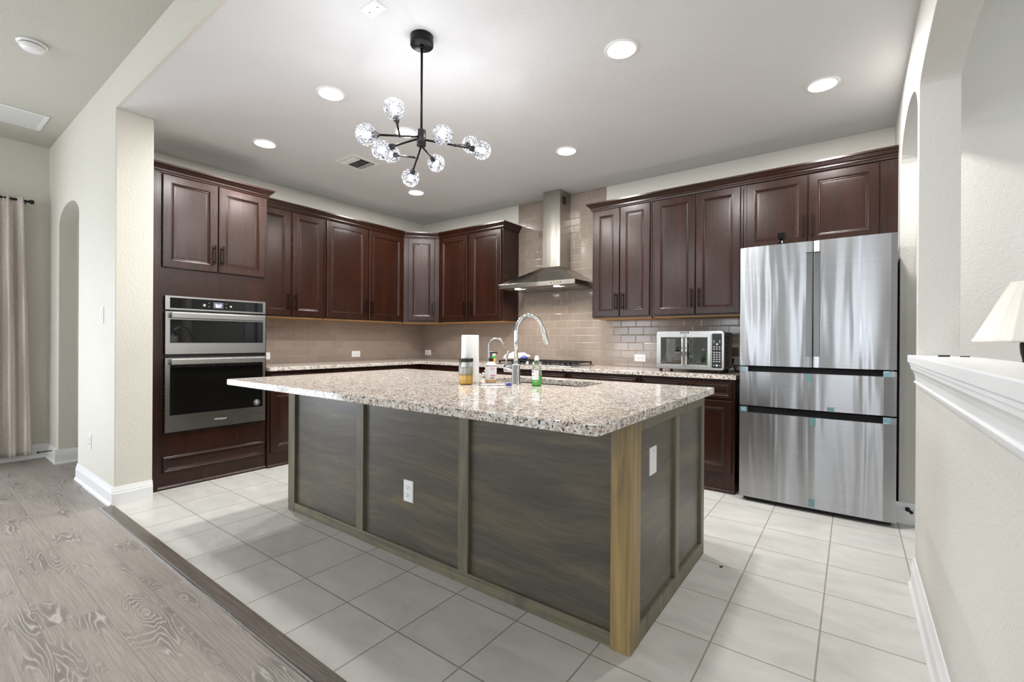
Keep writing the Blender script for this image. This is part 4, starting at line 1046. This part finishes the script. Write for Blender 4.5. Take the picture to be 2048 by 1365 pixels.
# true positions from image directions and depth: globe centres at camera distance along the view axis
def at_px(u, v, dep):
    return Vector((0, 0, CAM_H))+(r2*((u-1024)/FPX)+d2*((v-682.5)/FPX)+fw)*dep
GP = {1: at_px(788, 217, 2.19), 2: at_px(732, 269, 2.15), 3: at_px(885, 270, 2.24), 4: at_px(763, 300, 2.38), 5: at_px(783, 309, 2.70), 6: at_px(872, 326, 2.63), 7: at_px(821, 356, 2.62), 8: at_px(941, 290, 2.72), 9: at_px(964, 301, 2.50)}
R_G = .050
def arm_to(a, b, name='arm'):
    a = Vector(a); b = Vector(b); MB().cyl(a, b, .0052, 12).build(name, M_blackm, t)
def globe(i, frm):
    c = GP[i]; d = (c-Vector(frm)).normalized(); s0 = c-d*(R_G+.004)
    MB().lathe(s0-d*.022, [(.006, 0), (.013, .010), (.017, .026), (.015, .034)], 18, d).build('socket', M_gun, t)
    bm = bmesh.new(); bmesh.ops.create_icosphere(bm, subdivisions=2, radius=R_G)
    m = MB(); m.add([c+v.co*(1+.02*math.sin(v.index*2.3)) for v in bm.verts], [tuple(v.index for v in f.verts) for f in bm.faces], False); bm.free()
    g_ = m.build('glass_globe', M_cry, t)
    MB().lathe(c-d*.024, [(.007, 0), (.012, .012), (.016, .026), (.012, .040), (0, .046)], 14, d).build('bulb', M_bulb, g_)
    l = bpy.data.lights.new('globe_light', 'POINT'); l.energy = 1.8; l.color = (.95, .97, 1.0); l.shadow_soft_size = .006
    o = bpy.data.objects.new('globe_light', l); o.location = c+d*.03; C.objects.link(o)
    return s0-d*.02
def branch(main, hz, subs):
    h0 = hub+Vector((0, 0, hz)); e_ = globe(main, h0); arm_to(h0, e_)
    for i, k in subs:
        j = h0.lerp(GP[main], k); s_e = globe(i, j); arm_to(j, s_e)
        MB().lathe(j, [(.0, -.009), (.008, -.005), (.008, .005), (0, .009)], 12).build('joint', M_gun, t)
branch(2, .005, [(1, .42)]); branch(4, .0, []); branch(7, -.042, [(5, .36)]); branch(6, -.042, []); branch(9, -.008, [(3, .30), (8, .55)])

# ------------------------------------------------------------------ curtain, rod
t = thing('curtain_rod', 'black curtain rod on the far left wall', 'curtain rod', (-6.2, .2, 2.40))
MB().cyl((-6.2, -1.9, 2.43), (-6.2, .765, 2.43), .010, 14).build('rod', M_black, t)
MB().lathe((-6.2, .765, 2.43), [(.010, 0), (.018, .010), (.022, .022), (.016, .034), (0, .038)], 16, Y_).build('finial', M_black, t)
MB().box(-6.3, -6.19, .745, .757, 2.422, 2.438).build('bracket', M_black, t).data
t = thing('curtain', 'cream patterned curtain panel gathered at the left edge of the picture', 'curtain', (-6.2, .45, .06))
m = MB(); nu, nv = 90, 40; vs = []
for j in range(nv+1):
    v_ = j/nv; z = .055+2.40*v_
    for i in range(nu+1):
        u = i/nu; spread = 1+.10*(1-v_); y = .735+.055*(1-v_)-u*.62*spread
        amp = .028+.014*math.sin(v_*2.0+u*3); ph = u*13*PI+.5*math.sin(u*9)
        x = -6.2+amp*math.sin(ph)*(.55 if v_ > .965 else 1)+.010*math.sin(3*ph+v_*5)+.006*math.sin(v_*14+u*20)
        vs.append((x, y, z+.006*math.sin(ph*2)*(v_ > .97)))
m.add(vs, [(j*(nu+1)+i, j*(nu+1)+i+1, (j+1)*(nu+1)+i+1, (j+1)*(nu+1)+i) for j in range(nv) for i in range(nu)], True)
o = m.build('panel', M_fab, t); s_ = o.modifiers.new('s', 'SOLIDIFY'); s_.thickness = .002; s_.offset = 0
# wall stops and door stop
t = thing('door_stop', 'small black door stop on the baseboard beside the refrigerator', 'door stop', (.29, 3.85, .10))
MB().cyl((.285, 3.854, .105), (.285, 3.815, .100), .004, 10).lathe((.285, 3.825, .102), [(.0, -.012), (.013, -.008), (.013, .008), (0, .012)], 14, Y_).lathe((.300, 3.80, .094), [(.0, -.010), (.010, -.006), (.010, .006), (0, .010)], 12, Y_).build('stop', M_black, t)
t = thing('door_stop', 'thin black spring door stop on the far left baseboard', 'door stop', (-6.2, .87, .08))
MB().cyl((-5.99, YB-.02, .105), (-5.99, YB-.11, .105), .005, 10).lathe((-5.99, YB-.11, .105), [(0, -.01), (.010, -.004), (.010, .006), (0, .01)], 12, Y_).build('stop', M_black, t)

# ------------------------------------------------------------------ lamp on console in the dining room
LX, LY = .545, 2.58
t = thing('console_table', 'white console table behind the half wall carrying the lamp', 'table', (.66, 2.45, 0))
MB().box(.455, .90, 1.75, 3.10, .72, .75).build('top', M_white, t, bevel=.003)
for xx in (.49, .86):
    for yy in (1.77, 3.06): MB().box(xx, xx+.03, yy, yy+.03, 0, .72).build('leg', M_white, t)
LX = .545
t = thing('table_lamp', 'table lamp with white pleated shade standing behind the half wall', 'lamp', (LX, LY, .75))
MB().lathe((LX, LY, .75), [(.07, 0), (.075, .01), (.03, .03), (.018, .06), (.022, .12), (.034, .20), (.028, .30), (.022, .34), (.028, .37), (.030, .40), (.026, .425), (.010, .43), (.008, .46)], 28).build('lamp_base', simple('dark_bronze_lamp', (52, 44, 42), .35, .5), t)
pm = lambda i, h: 1+(.028 if i % 8 < 1 else (.018 if i % 8 == 1 else (.008 if i % 8 == 2 else 0)))
shm = MB(); z0 = 1.160
prf = [(.155, 0), (.157, .007), (.152, .012), (.112, .100), (.074, .185), (.053, .226), (.054, .232)]
shm.lathe((LX, LY, z0), prf, 144, mod=pm)
shm.f = shm.f[:-2]; shm.sm = shm.sm[:-2]
o = shm.build('lamp_shade', M_shade, t); s_ = o.modifiers.new('s', 'SOLIDIFY'); s_.thickness = .002; s_.offset = -1

# small things on the half-wall cap and on the floor
o = MB().lathe((.305, 2.60, 1.1015), [(0, -.022), (.0035, -.02), (.0035, .018), (.001, .022), (0, .022)], 10, (.85, .35, 0)).build('pen', M_black)
tag(o, 'small dark pen lying on the half-wall cap near the jamb', 'pen')
o = MB().lathe((.370, 2.62, 1.1005), [(0, -.016), (.0022, -.016), (.0022, .016), (0, .016)], 8, (.85, .35, 0)).build('hair_clip', M_black)
tag(o, 'tiny dark clip on the half-wall cap right of the pen', 'clip')
o = MB().lathe((-.535, 2.535, 0), [(.006, 0), (.009, .002), (.006, .005), (0, .006)], 8).build('crumb', M_black)
tag(o, 'small dark crumb on the tile floor right of the island', 'crumb')
